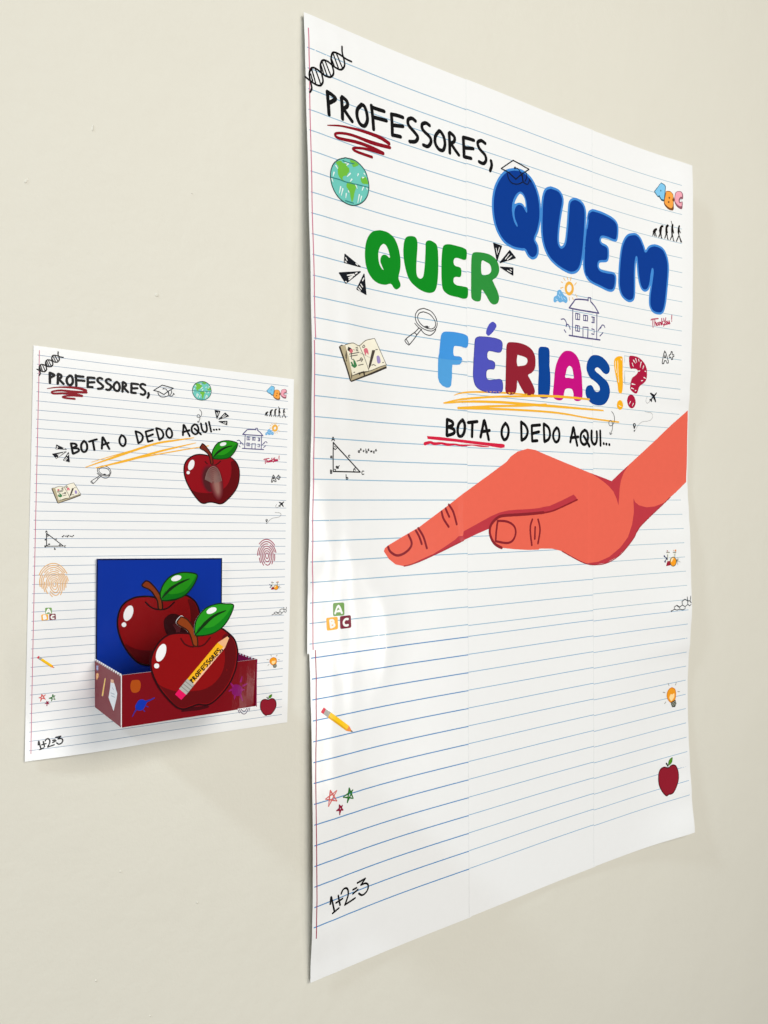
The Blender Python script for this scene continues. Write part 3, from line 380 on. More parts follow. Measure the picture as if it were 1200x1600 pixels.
SMALL_ART = {
 'orange_underline': [
  ('s', 'eeb02e', [0.5,1.4,1.4,1.2,0.5], ["377,2117 590,2206 882,2323 1061,2366 1208,2397"]),
  ('s', 'eeb02e', [0.6,1.5,1.4,1.1,0.4], ["451,2116 687,2187 934,2271 1088,2317 1225,2357"]),
  ('s', 'eeb02e', [0.3,0.7,0.7,0.6], ["591,2157 834,2225 1115,2293 1334,2341"]),
  ('s', 'eeb02e', [0.3,0.6,0.6], ["418,2157 590,2220 857,2311"]),
 ],
 'fingerprint_apple': [
  ('f', '8a0412', 0, ["1335,2260 1299,2265 1255,2266 1211,2255 1167,2227 1141,2192 1131,2150 1136,2094 1156,2038 1187,1983 1227,1928 1272,1882 1307,1873 1337,1882 1367,1885 1398,1881 1439,1872 1474,1883 1525,1928 1571,1983 1598,2042 1608,2111 1601,2174 1576,2221 1539,2251 1511,2259 1467,2244 1406,2238 1375,2241 1355,2252"]),
  ('f', '5e0006', 0, ["1530,2219 1561,2230 1588,2193 1599,2144 1601,2096 1588,2032 1560,1977 1520,1930 1474,1888 1438,1878 1398,1886 1367,1890 1307,1878 1272,1889 1232,1931 1201,1974 1241,1962 1301,1957 1371,1959 1431,1973 1477,2003 1512,2048 1532,2107 1536,2170"]),
  ('s', '2a0206', 0.8, ["1335,2260 1299,2265 1255,2266 1211,2255 1167,2227 1141,2192 1131,2150 1136,2094 1156,2038 1187,1983 1227,1928 1272,1882 1307,1873 1337,1882 1367,1885 1398,1881 1439,1872 1474,1883 1525,1928 1571,1983 1598,2042 1608,2111 1601,2174 1576,2221 1539,2251 1511,2259 1467,2244 1406,2238 1375,2241 1355,2252 1335,2260"]),
  ('s', '2a0206', 0.6400000000000001, ["1306,2211 1326,2193 1351,2182", "1381,2184 1412,2198 1439,2223"]),
  ('f', '6e2312', 0, ["1280,2355 1261,2324 1269,2311 1299,2298 1329,2274 1342,2251 1350,2218 1359,2191 1374,2200 1370,2238 1360,2271 1334,2308 1298,2346"]),
  ('s', '1c0a06', 0.6400000000000001, ["1280,2355 1261,2324 1269,2311 1299,2298 1329,2274 1342,2251 1350,2218 1359,2191 1374,2200 1370,2238 1360,2271 1334,2308 1298,2346 1280,2355"]),
  ('f', '1f8c0c', 0, ["1364,2281 1374,2315 1403,2360 1444,2385 1500,2395 1552,2390 1586,2378 1582,2348 1559,2303 1518,2259 1467,2242 1411,2237 1373,2243"]),
  ('f', '036a06', 0, ["1373,2248 1405,2269 1446,2272 1487,2286 1528,2320 1558,2356 1581,2372 1579,2348 1559,2304 1517,2261 1467,2245 1411,2240 1375,2242"]),
  ('s', '0a2a08', 0.6400000000000001, ["1364,2281 1374,2315 1403,2360 1444,2385 1500,2395 1552,2390 1586,2378 1582,2348 1559,2303 1518,2259 1467,2242 1411,2237 1373,2243 1364,2281"]),
  ('s', '0a2a08', [0.4,1.6,1.2,0.5], ["1373,2248 1415,2294 1476,2334 1537,2354"]),
  ('f', 'e9e8e8', 0, ["1212,2170 1204,2153 1192,2141 1181,2135 1171,2138 1165,2149 1164,2165 1168,2184 1176,2201 1188,2214 1199,2219 1209,2216 1215,2205 1216,2189"]),
  ('f', 'e9e8e8', 0, ["1179,2115 1178,2110 1174,2105 1169,2102 1163,2102 1157,2104 1153,2108 1152,2114 1153,2120 1157,2125 1162,2127 1168,2128 1174,2125 1178,2121"]),
  ('f', 'e9e8e8', 0, ["1486,2372 1485,2365 1479,2358 1469,2352 1456,2348 1444,2347 1435,2349 1431,2354 1432,2361 1438,2368 1448,2375 1461,2378 1473,2379 1482,2377"]),
  ('f', '86051a', 0, ["1423,2087 1425,2046 1417,2008 1401,1979 1378,1961 1352,1957 1326,1967 1302,1991 1284,2024 1274,2063 1273,2104 1280,2141 1296,2170 1318,2188 1344,2193 1371,2183 1395,2160 1413,2127"]),
  ('f', '7c081a', 0, ["1418,2084 1420,2045 1413,2009 1397,1980 1376,1963 1352,1960 1327,1970 1305,1992 1288,2024 1278,2062 1277,2101 1284,2137 1298,2165 1319,2183 1343,2187 1368,2177 1391,2155 1408,2123"]),
  ('f', '720b1b', 0, ["1413,2082 1415,2044 1408,2009 1394,1982 1374,1966 1352,1963 1328,1972 1307,1994 1291,2025 1282,2061 1280,2099 1287,2133 1300,2161 1320,2177 1343,2181 1366,2171 1387,2150 1403,2119"]),
  ('f', '680e1b', 0, ["1408,2080 1409,2043 1403,2010 1390,1984 1372,1969 1351,1965 1329,1975 1310,1996 1295,2025 1286,2060 1284,2097 1290,2130 1303,2156 1321,2171 1342,2175 1364,2166 1383,2145 1399,2115"]),
  ('f', '5e121b', 0, ["1402,2077 1404,2042 1399,2011 1387,1986 1370,1971 1351,1968 1330,1977 1312,1997 1298,2026 1290,2060 1288,2094 1293,2126 1305,2151 1321,2166 1341,2169 1361,2160 1380,2140 1394,2111"]),
  ('f', '54151c', 0, ["1397,2075 1399,2042 1394,2011 1383,1988 1368,1974 1350,1971 1332,1980 1315,1999 1301,2026 1294,2059 1292,2092 1296,2122 1307,2146 1322,2160 1340,2163 1359,2154 1376,2135 1389,2108"]),
  ('f', '4a181c', 0, ["1392,2073 1394,2041 1390,2012 1380,1989 1366,1976 1350,1974 1333,1982 1317,2001 1305,2027 1297,2058 1296,2089 1300,2118 1309,2141 1323,2154 1339,2157 1356,2148 1372,2130 1384,2104"]),
  ('f', '62141c', 0, ["1460,2060 1466,2009 1465,1963 1456,1928 1441,1907 1421,1903 1400,1917 1379,1947 1361,1989 1348,2038 1342,2088 1343,2133 1351,2169 1366,2190 1386,2194 1407,2180 1428,2151 1447,2109"]),
  ('f', '692026', 0, ["1455,2056 1461,2009 1460,1967 1452,1934 1439,1915 1421,1911 1401,1924 1382,1952 1366,1991 1354,2037 1348,2084 1349,2126 1356,2159 1370,2178 1387,2181 1407,2169 1426,2141 1443,2102"]),
  ('f', '702c2f', 0, ["1450,2053 1455,2010 1455,1970 1448,1940 1436,1922 1421,1919 1403,1932 1386,1957 1371,1994 1360,2036 1355,2079 1355,2118 1362,2148 1373,2166 1389,2169 1406,2158 1424,2132 1439,2096"]),
  ('f', '773839', 0, ["1445,2050 1450,2010 1450,1974 1444,1946 1434,1930 1420,1927 1405,1939 1389,1963 1376,1996 1366,2035 1361,2075 1361,2111 1367,2138 1377,2155 1390,2157 1406,2146 1421,2123 1435,2089"]),
  ('f', '7f4442', 0, ["1440,2047 1445,2011 1445,1978 1440,1952 1432,1938 1420,1936 1407,1946 1393,1968 1381,1998 1372,2034 1367,2070 1367,2103 1372,2128 1380,2143 1392,2145 1405,2135 1419,2113 1431,2083"]),
  ('f', '86504c', 0, ["1435,2044 1439,2011 1440,1981 1437,1959 1429,1945 1420,1944 1408,1953 1397,1973 1386,2001 1378,2033 1374,2066 1373,2095 1377,2118 1384,2131 1393,2133 1405,2124 1416,2104 1427,2076"]),
  ('f', '8d5c55', 0, ["1430,2041 1434,2011 1435,1985 1433,1965 1427,1953 1419,1952 1410,1960 1400,1978 1392,2003 1385,2032 1380,2061 1379,2088 1382,2108 1387,2119 1395,2121 1404,2112 1414,2095 1423,2070"]),
  ('f', '94685f', 0, ["1425,2038 1429,2012 1430,1989 1429,1971 1425,1961 1419,1960 1412,1968 1404,1984 1397,2006 1391,2031 1387,2057 1385,2080 1387,2098 1391,2108 1397,2109 1404,2101 1412,2085 1419,2063"]),
  ('s', '4a2020', 0.26, ["1386,2039 1385,2044 1383,2049 1380,2052 1377,2053 1374,2053 1371,2050 1369,2045 1368,2039"]),
  ('s', 'a88880', 0.26, ["1390,2040 1388,2048 1385,2055 1381,2060 1377,2061 1373,2060 1369,2056 1366,2050 1364,2041"]),
  ('s', '4a2020', 0.26, ["1394,2041 1392,2053 1388,2061 1383,2067 1377,2069 1371,2068 1366,2062 1362,2054 1360,2043"]),
  ('s', 'a88880', 0.26, ["1398,2043 1395,2057 1390,2068 1384,2075 1377,2077 1370,2075 1364,2069 1359,2058 1356,2045"]),
  ('s', '4a2020', 0.26, ["1402,2044 1399,2061 1393,2074 1385,2082 1377,2085 1369,2083 1361,2075 1355,2062 1352,2047"]),
  ('s', 'a88880', 0.26, ["1406,2046 1402,2065 1395,2080 1387,2090 1377,2093 1367,2091 1359,2081 1352,2067 1348,2048"]),
  ('s', '4a2020', 0.26, ["1411,2047 1406,2069 1398,2086 1388,2097 1377,2101 1366,2098 1356,2088 1348,2071 1344,2050"]),
  ('s', 'a88880', 0.26, ["1415,2049 1409,2073 1400,2092 1389,2105 1377,2109 1365,2106 1354,2094 1345,2075 1340,2052"]),
  ('s', '4a2020', 0.26, ["1419,2050 1413,2077 1403,2098 1391,2112 1377,2117 1363,2113 1351,2100 1342,2080 1336,2054"]),
  ('s', 'a88880', 0.26, ["1423,2051 1416,2081 1406,2104 1392,2120 1377,2125 1362,2121 1349,2107 1338,2084 1332,2056"]),
  ('s', '4a2020', 0.26, ["1427,2053 1420,2085 1408,2111 1393,2127 1377,2133 1361,2129 1346,2113 1335,2088 1328,2057"]),
  ('s', 'a88880', 0.26, ["1431,2054 1423,2089 1411,2117 1395,2135 1377,2141 1359,2136 1344,2119 1331,2093 1324,2059"]),
  ('s', '4a2020', 0.26, ["1435,2056 1427,2093 1413,2123 1396,2142 1377,2149 1358,2144 1341,2126 1328,2097 1320,2061"]),
  ('s', 'a88880', 0.26, ["1439,2057 1430,2097 1416,2129 1397,2150 1377,2157 1357,2151 1339,2132 1324,2101 1316,2063"]),
  ('s', '4a2020', 0.26, ["1443,2059 1434,2101 1418,2135 1399,2157 1377,2165 1355,2159 1336,2138 1321,2106 1312,2064"]),
  ('s', 'a88880', 0.26, ["1448,2060 1437,2105 1421,2141 1400,2165 1377,2173 1354,2166 1334,2144 1318,2110 1308,2066"]),
 ],
}
BOX_ART = {
 'apple_picture': [
  ('f', '820408', 0, ["440,796 395,804 350,806 284,799 218,766 179,712 162,626 172,545 204,455 255,369 314,304 366,276 418,268 471,272 517,268 586,250 648,267 719,336 775,415 811,504 819,581 811,659 787,723 751,763 695,794 624,768 562,762 508,767"]),
  ('f', '5a0004', 0, ["219,453 262,427 321,399 410,383 517,376 609,385 672,425 719,497 739,588 735,680 715,758 751,752 787,699 807,628 811,566 791,475 743,395 672,303 617,263 563,261 509,275 456,279 380,278 321,307 262,372"]),
  ('s', '140004', 1.1, ["440,796 395,804 350,806 284,799 218,766 179,712 162,626 172,545 204,455 255,369 314,304 366,276 418,268 471,272 517,268 586,250 648,267 719,336 775,415 811,504 819,581 811,659 787,723 751,763 695,794 624,768 562,762 508,767 440,796"]),
  ('s', '140004', 0.8800000000000001, ["376,761 410,725 448,704 478,697", "508,694 554,704 605,746"]),
  ('f', '7d300a', 0, ["376,926 348,889 410,852 446,805 470,759 478,702 508,698 505,756 485,818 441,880 402,918"]),
  ('s', '1c0a06', 0.8800000000000001, ["376,926 348,889 410,852 446,805 470,759 478,702 508,698 505,756 485,818 441,880 402,918 376,926"]),
  ('f', '1f8a10', 0, ["489,825 516,891 570,949 647,975 718,975 791,954 775,893 727,826 671,784 593,766 505,767"]),
  ('f', '04700f', 0, ["508,773 531,838 562,813 632,813 695,836 750,894 786,950 771,889 723,828 667,788 593,770"]),
  ('s', '0a2a08', 0.8800000000000001, ["489,825 516,891 570,949 647,975 718,975 791,954 775,893 727,826 671,784 593,766 505,767 489,825"]),
  ('s', '0a2a08', [0.5,2.2,1.6,0.5], ["504,783 570,850 648,895 727,924"]),
  ('f', 'e9e8e8', 0, ["276,671 264,648 248,633 231,627 217,634 209,650 207,674 213,699 225,722 241,738 258,743 272,737 280,721 282,697"]),
  ('f', 'e9e8e8', 0, ["229,599 227,591 222,585 215,582 207,583 200,587 195,594 193,602 195,609 200,615 207,618 215,618 222,613 227,607"]),
  ('f', 'e9e8e8', 0, ["660,944 659,934 650,924 635,916 617,912 599,912 586,916 579,924 580,934 589,944 604,952 622,957 639,957 653,952"]),
  ('f', '320206', 0, ["520,605 551,644 593,656 648,637 695,591 719,528 695,480 632,478 551,493 528,536"]),
  ('s', '5a2026', 0.35, ["593,569 617,529 621,494"]),
  ('s', '5a2026', 0.35, ["600,573 621,531 624,494"]),
  ('s', '5a2026', 0.35, ["607,577 626,534 627,494"]),
  ('s', '5a2026', 0.35, ["614,581 631,537 630,493"]),
  ('s', '5a2026', 0.35, ["621,585 636,539 633,493"]),
  ('s', '5a2026', 0.35, ["628,589 640,542 636,493"]),
  ('s', '5a2026', 0.35, ["635,593 645,545 640,493"]),
  ('s', '5a2026', 0.35, ["642,597 650,547 643,492"]),
  ('s', '5a2026', 0.35, ["650,601 654,550 646,492"]),
 ],
 'apple_front': [
  ('f', '880508', 0, ["390,608 331,604 274,573 231,521 202,454 199,398 217,326 260,236 317,158 376,93 412,72 442,66 487,74 540,84 578,75 616,72 662,89 733,146 788,213 828,298 842,371 844,446 819,523 764,580 708,616 646,594 585,577 524,578 464,599"]),
  ('f', '5e0208', 0, ["238,274 296,235 390,195 487,186 585,187 662,221 717,281 744,367 740,456 724,546 764,572 811,516 832,447 830,372 812,300 776,218 725,158 659,101 616,82 578,85 540,93 487,85 442,75 412,82 379,101 321,168 267,242"]),
  ('s', '2a0006', 1.0, ["390,608 331,604 274,573 231,521 202,454 199,398 217,326 260,236 317,158 376,93 412,72 442,66 487,74 540,84 578,75 616,72 662,89 733,146 788,213 828,298 842,371 844,446 819,523 764,580 708,616 646,594 585,577 524,578 464,599 390,608"]),
  ('s', '4a0206', 0.9, ["412,568 441,526 479,505 509,500", "539,498 585,508 631,555"]),
  ('f', 'ecebeb', 0, ["301,468 288,444 272,428 255,422 242,428 235,445 234,469 241,496 254,520 270,536 286,542 299,536 307,519 307,495"]),
  ('f', 'ecebeb', 0, ["257,392 256,384 251,379 243,376 236,377 228,381 223,388 222,396 223,403 228,409 235,411 243,410 251,406 256,400"]),
  ('f', '86390f', 0, ["412,722 384,677 456,625 485,575 505,512 535,506 531,571 505,635 464,693 434,714"]),
  ('s', '3a1406', 0.8, ["412,722 384,677 456,625 485,575 505,512 535,506 531,571 505,635 464,693 434,714 412,722"]),
  ('p', 'e0115a', 0, ["401,212 452,165 416,133 370,179"]),
  ('p', 'aeada6', 0, ["460,277 512,229 452,165 400,214"]),
  ('l', '86857e', 0.5, ["446,261 498,214", "431,245 482,198", "416,229 467,181"]),
  ('p', 'f0b01c', 0, ["461,277 688,513 744,469 512,229"]),
  ('p', 'f0bb98', 0, ["744,469 512,229 502,240 734,479"]),
  ('p', 'e6b080', 0, ["688,513 764,552 776,539 744,469"]),
  ('p', '120a08', 0, ["762,552 787,563 776,537"]),
 ],
 'apple_leaf': [
  ('f', '23921a', 0, ["510,609 516,674 546,730 600,777 677,797 739,793 801,778 771,691 724,628 662,589 600,576 524,579"]),
  ('f', '0a7a14', 0, ["524,585 546,642 600,627 661,640 724,687 771,742 797,774 769,692 722,632 659,593 600,581"]),
  ('s', '0a2a08', 0.7, ["510,609 516,674 546,730 600,777 677,797 739,793 801,778 771,691 724,628 662,589 600,576 524,579 510,609"]),
  ('s', '0c3008', [0.6,2.4,1.8,0.5], ["520,590 584,657 654,711 741,743"]),
  ('f', 'efeeee', 0, ["671,763 671,753 663,743 650,735 633,729 617,728 604,731 597,739 597,748 604,758 617,767 633,773 650,774 663,770"]),
 ],
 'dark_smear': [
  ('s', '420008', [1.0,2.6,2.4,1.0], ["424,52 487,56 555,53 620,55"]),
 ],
 'orange_blot': [
  ('f', 'a8480c', 0, ["94,312 71,310 61,281 64,250 76,230 102,225 123,237 132,272 125,301 109,311"]),
 ],
 'blue_splash': [
  ('f', '0b2fa4', 0, ["138,174 117,169 102,150 93,131 100,112 117,100 138,99 156,112 174,145 189,156 174,158 156,166"]),
  ('s', '142c94', [1.2,0.8,0.6], ["174,156 200,162 226,172"]),
  ('s', '142c94', [1,0.5,0.4], ["102,112 87,89 74,64"]),
  ('s', '142c94', 0.5, ["148,100 159,88", "169,123 182,116"]),
 ],
 'magenta_splash': [
  ('f', '8a0a72', 0, ["874,143 871,127 861,116 848,111 833,113 819,122 810,135 807,151 810,166 819,178 833,183 848,181 861,172 871,159"]),
  ('f', '7c0a5e', 0, ["808,181 840,188 877,169 889,141 873,105 836,103 804,129"]),
  ('s', '8a1464', [1.6,0.6], ["876,206 886,240", "897,170 929,181", "873,105 893,59", "881,142 905,140", "812,180 792,205", "796,153 780,147", "828,104 824,82"]),
 ],
 'side_pencil': [
  ('p', 'f0b844', 0, ["277,263 306,266 238,126 199,121"]),
 ],
 'side_cap': [
  ('p', 'e6e6ea', 0, ["432,270 506,276 550,247 590,214 571,174 501,74 465,95 401,129 377,146 412,211"]),
  ('p', 'e0a070', 0, ["429,284 503,292 509,271 436,260"]),
  ('s', 'a8b4c0', 0.5, ["430,188 522,195", "448,171 530,176", "468,232 504,223", "550,242 573,226"]),
 ],
 'side_blot': [
  ('f', 'f0a050', 0, ["51,256 107,269 118,249 81,219 52,217"]),
  ('f', '8a86b8', 0, ["55,315 108,325 103,290 58,288"]),
 ],
}
SMALL_PLACES = [('dna_helix', 0.3759, 0.3038, 0.0, [24.45, 804.25], [11.46, 285.25]), ('red_scribble', 0.3622, 0.4256, 0.0, [57.2, 750.55], [23.42, 265.57]), ('graduation_cap', 0.3652, 0.4041, 0.0, [256.2, 769.85], [95.77, 274.39]), ('printed_globe', 0.3579, 0.367, 0.0, [45.4, 710.5], [126.78, 278.08]), ('printed_abc_letters', 0.3596, 0.3893, 0.0, [510.25, 798.15], [193.62, 283.39]), ('evolution_figures', 0.3755, 0.384, 0.0, [507.65, 757.1], [193.05, 267.17]), ('sun_and_cloud', 0.3828, 0.324, 0.0, [331.95, 657.7], [190.54, 252.18]), ('house_drawing', 0.3934, 0.3665, 0.0, [361.1, 631.75], [171.91, 242.9]), ('thank_you_note', 0.4122, 0.3579, 0.0, [498.0, 644.15], [190.06, 226.09]), ('grade_mark', 0.3948, 0.4029, 0.0, [511.3, 600.45], [194.41, 210.01]), ('airplane_route', 0.405, 0.3741, 0.0, [469.3, 530.95], [193.87, 180.98]), ('curled_arrow', 0.4901, 0.3818, 0.0, [408.45, 514.1], [125.04, 257.55]), ('spark_strokes_west', 0.3558, 0.395, 0.0, [46.7, 627.6], [20.24, 220.93]), ('spark_strokes_east', 0.3766, 0.4276, 0.0, [239.45, 675.6], [144.26, 257.95]), ('magnifying_glass', 0.3752, 0.3549, 0.0, [128.75, 591.05], [48.85, 206.62]), ('printed_book', 0.337, 0.3777, 0.0, [57.6, 551.2], [24.41, 192.03]), ('triangle_formula', 0.3616, 0.3804, 0.0, [47.75, 461.0], [20.49, 157.6]), ('alphabet_blocks', 0.374, 0.3732, 0.0, [32.6, 320.0], [14.12, 104.23]), ('printed_pencil', 0.3618, 0.3386, 0.0, [28.9, 227.45], [12.84, 69.55]), ('star_doodles', 0.3606, 0.339, 0.0, [30.55, 154.8], [14.21, 42.32]), ('handwritten_sum', 0.3701, 0.4651, 0.0, [41.7, 66.15], [17.04, 11.07]), ('laboratory_flasks', 0.3489, 0.365, 0.0, [518.4, 351.6], [195.62, 118.62]), ('molecule_diagram', 0.3326, 0.3835, 0.0, [534.2, 293.3], [199.93, 96.53]), ('printed_light_bulb', 0.3143, 0.3566, 0.0, [521.65, 179.0], [195.27, 53.91]), ('printed_apple', 0.3871, 0.3874, 0.0, [512.6, 78.9], [191.63, 17.11]), ('word_professores', 0.3653, 0.3653, -0.0433, [23.81, 764.2], [11.52, 271.3]), ('word_bota', 0.4804, 0.4804, 0.2299, [160.5, 487.94], [28.48, 221.11])]
PENCIL_WORD = (0.1551, 0.7389, [23.81, 764.2], [50.17, 24.51])
CARD_APPLE = "390,608 331,604 274,573 231,521 202,454 199,398 217,326 260,236 317,158 376,93 412,72 442,66 487,74 540,84 578,75 616,72 662,89 733,146 788,213 828,298 842,371 844,446 819,523 764,580 708,616 646,594 585,577 524,578 464,599"
CARD_LEAF = "510,609 516,674 546,730 600,777 677,797 739,793 801,778 771,691 724,628 662,589 600,576 524,579"
CARD_STEM = "412,722 384,677 456,625 485,575 505,512 535,506 531,571 505,635 464,693 434,714"


# ---------------------------------------------------------------- materials
def lin(h):
    o = []
    for i in (0, 2, 4):
        c = int(h[i:i + 2], 16) / 255.0
        o.append(c / 12.92 if c <= 0.04045 else ((c + 0.055) / 1.055) ** 2.4)
    return tuple(o)


def nodes(name):
    m = bpy.data.materials.new(name); m.use_nodes = True
    nt = m.node_tree
    return m, nt, nt.nodes["Principled BSDF"]


def noise(nt, scale, detail=3.0, rough=.55):
    tc = nt.nodes.get("tc") or nt.nodes.new("ShaderNodeTexCoord"); tc.name = "tc"
    n = nt.nodes.new("ShaderNodeTexNoise")
    n.inputs["Scale"].default_value = scale; n.inputs["Detail"].default_value = detail; n.inputs["Roughness"].default_value = rough
    nt.links.new(tc.outputs["Object"], n.inputs["Vector"])
    return n


def bumps(nt, bsdf, layers):
    last = None
    for fac, strength, dist in layers:
        b = nt.nodes.new("ShaderNodeBump")
        b.inputs["Strength"].default_value = strength; b.inputs["Distance"].default_value = dist
        nt.links.new(fac, b.inputs["Height"])
        if last: nt.links.new(last, b.inputs["Normal"])
        last = b.outputs["Normal"]
    nt.links.new(last, bsdf.inputs["Normal"])


def mottle(nt, bsdf, col, scale, amt):
    n = noise(nt, scale, 4)
    mx = nt.nodes.new("ShaderNodeMix"); mx.data_type = 'RGBA'
    mx.inputs["A"].default_value = tuple(c * (1 - amt) for c in col) + (1,)
    mx.inputs["B"].default_value = tuple(min(1, c * (1 + amt)) for c in col) + (1,)
    nt.links.new(n.outputs["Fac"], mx.inputs["Factor"])
    nt.links.new(mx.outputs["Result"], bsdf.inputs["Base Color"])


def printed(name, col, rough=.18, spec=.22, amt=.03):
    m, nt, b = nodes(name)
    mottle(nt, b, col, 160.0, amt)
    b.inputs["Roughness"].default_value = rough
    b.inputs["Specular IOR Level"].default_value = spec
    bumps(nt, b, [(noise(nt, 24.0, 2).outputs["Fac"], .16, .0012), (noise(nt, 1400.0, 2).outputs["Fac"], .06, .0002)])
    return m


_inks = {}
def ink(h):
    if h not in _inks: _inks[h] = printed("ink_" + h, tuple(c * .97 + .002 for c in lin(h)))
    return _inks[h]


PAPER = printed("white_photo_paper", (.83, .83, .818), .15, .5, .012)
PAPER_CORE = printed("cut_paper_edge", (.62, .62, .60), .7, .1, .02)
CARD_WHITE = printed("white_card_edge", (.80, .80, .79), .55, .3, .02)

wall_m, nt, b = nodes("painted_plaster")
mottle(nt, b, (.668, .643, .555), 3.2, .018)
b.inputs["Roughness"].default_value = .62
b.inputs["Specular IOR Level"].default_value = .30
bumps(nt, b, [(noise(nt, 9.0, 3, .5).outputs["Fac"], .20, .008), (noise(nt, 75.0, 4, .6).outputs["Fac"], .20, .0018), (noise(nt, 420.0, 3, .6).outputs["Fac"], .18, .0004)])

# ---------------------------------------------------------------- helpers
MM = .001


def link(name, me, parent=None):
    o = bpy.data.objects.new(name, me); COL.objects.link(o)
    if parent: o.parent = parent
    return o


def empty(name, loc, label, cat, group=None, rot=(0, 0, 0)):
    o = bpy.data.objects.new(name, None); COL.objects.link(o)
    o.location = loc; o.rotation_euler = rot; o.empty_display_size = .05
    o['label'] = label; o['category'] = cat
    if group: o['group'] = group
    return o


def mesh_object(name, verts, faces, mats, parent=None, idx=None, smooth=False):
    me = bpy.data.meshes.new(name)
    me.from_pydata(verts, [], faces)
    for m in mats: me.materials.append(m)
    if idx is not None: me.polygons.foreach_set("material_index", idx)
    if smooth: me.polygons.foreach_set("use_smooth", [True] * len(faces))
    me.update()
    return link(name, me, parent)


def parse(s): return [tuple(float(c) * .1 for c in q.split(',')) for q in s.split()]


def crom(pts, closed, n=5):
    """Catmull-Rom curve through the points"""
    P = np.array(pts); N = len(P)
    if N < 3: return [tuple(q) for q in P]
    out = []
    for i in range(N if closed else N - 1):
        if closed: a, b_, c, d = P[i - 1], P[i], P[(i + 1) % N], P[(i + 2) % N]
        else: a, b_, c, d = P[max(i - 1, 0)], P[i], P[i + 1], P[min(i + 2, N - 1)]
        for k in range(n):
            t = k / n
            out.append(tuple(.5 * (2 * b_ + (c - a) * t + (2 * a - 5 * b_ + 4 * c - d) * t * t + (3 * b_ - a - 3 * c + d) * t ** 3)))
    if not closed: out.append(tuple(P[-1]))
    return out


def resample(pts, closed, mx, mn=.15):
    out = [pts[0]]
    seq = list(pts[1:]) + ([pts[0]] if closed else [])
    for q in seq:
        a = out[-1]; d = math.hypot(q[0] - a[0], q[1] - a[1])
        if d < mn: continue
        n = int(math.ceil(d / mx))
        for k in range(1, n + 1): out.append((a[0] + (q[0] - a[0]) * k / n, a[1] + (q[1] - a[1]) * k / n))
    if closed and len(out) > 1 and math.hypot(out[0][0] - out[-1][0], out[0][1] - out[-1][1]) < mn: out.pop()
    return out


def inside(loops, X, Y):
    r = np.zeros(len(X), bool)
    for L in loops:
        a = np.array(L); b_ = np.roll(a, -1, 0)
        for (x0, y0), (x1, y1) in zip(a, b_):
            if y0 == y1: continue
            c = (y0 > Y) != (y1 > Y)
            r ^= c & (X < (x1 - x0) * (Y - y0) / (y1 - y0) + x0)
    return r


def cdt(loops, grid=None, extra=()):
    V = []; E = []
    for L in loops:
        s = len(V); V += [Vector(q) for q in L]
        E += [(s + i, s + (i + 1) % len(L)) for i in range(len(L))]
    if grid:
        a = np.array([q for L in loops for q in L]); lo = a.min(0); hi = a.max(0)
        if (hi - lo).max() > grid * 1.6:
            gx, gy = np.meshgrid(np.arange(lo[0] + grid * .37, hi[0], grid), np.arange(lo[1] + grid * .41, hi[1], grid))
            gx = gx.ravel(); gy = gy.ravel(); k = inside(loops, gx, gy)
            V += [Vector((x, y)) for x, y in zip(gx[k], gy[k])]
    r = delaunay_2d_cdt(V, E, [], 0, 1e-5)
    return np.array([tuple(q) for q in r[0]]), [tuple(f) for f in r[2]]


def fill_tris(loops, grid=6.0):
    v, f = cdt(loops, grid)
    if not f: return v, f
    c = np.array([v[list(t)].mean(0) for t in f])
    k = inside(loops, c[:, 0], c[:, 1])
    return v, [t for t, q in zip(f, k) if q]


def stroke_tris(paths):
    """union of round-capped strokes; paths = [(points, widths)]"""
    loops = []; A = []; B = []; WA = []; WB = []
    for pts, w in paths:
        P = np.array(pts); n = len(P)
        if n < 2: continue
        T = np.zeros_like(P); T[1:-1] = P[2:] - P[:-2]; T[0] = P[1] - P[0]; T[-1] = P[-1] - P[-2]
        T /= np.maximum(np.linalg.norm(T, axis=1), 1e-9)[:, None]
        N = np.stack([-T[:, 1], T[:, 0]], 1) * (np.array(w)[:, None] * .5)
        def cap(c, t, r):
            a0 = math.atan2(t[1], t[0]) + math.pi / 2
            return [(c[0] + r * math.cos(a0 - math.pi * k / 5), c[1] + r * math.sin(a0 - math.pi * k / 5)) for k in range(1, 5)]
        L = [tuple(q) for q in P + N] + cap(P[-1], T[-1], w[-1] * .5) + [tuple(q) for q in (P - N)[::-1]] + cap(P[0], -T[0], w[0] * .5)
        loops.append(L)
        S = P[1:] - P[:-1]; S = S / np.maximum(np.linalg.norm(S, axis=1), 1e-9)[:, None]
        for i in range(1, n - 1):
            if S[i - 1] @ S[i] < .8:
                r = w[i] * .5
                loops.append([(P[i][0] + r * math.cos(math.pi * k / 5), P[i][1] + r * math.sin(math.pi * k / 5)) for k in range(10)])
        A.append(P[:-1]); B.append(P[1:]); WA.append(np.array(w[:-1])); WB.append(np.array(w[1:]))
    if not loops: return np.zeros((0, 2)), []
    A = np.concatenate(A); B = np.concatenate(B); WA = np.concatenate(WA); WB = np.concatenate(WB)
    v, f = cdt(loops)
    if not f: return v, f
    D = B - A; dd = np.maximum((D * D).sum(1), 1e-12)
    tri = v[np.array(f)]; keep = np.ones(len(f), bool)
    for c in (tri.mean(1), (tri[:, 0] + tri[:, 1]) * .5, (tri[:, 1] + tri[:, 2]) * .5, (tri[:, 2] + tri[:, 0]) * .5):
        t = np.clip(((c[:, None, :] - A[None]) * D[None]).sum(2) / dd[None], 0, 1)
        q = A[None] + D[None] * t[..., None]
        dist = np.linalg.norm(c[:, None, :] - q, axis=2)
        keep &= (dist <= (WA + (WB - WA) * t) * .5 + .006).any(1)
    return v, [tt for tt, z in zip(f, keep) if z]


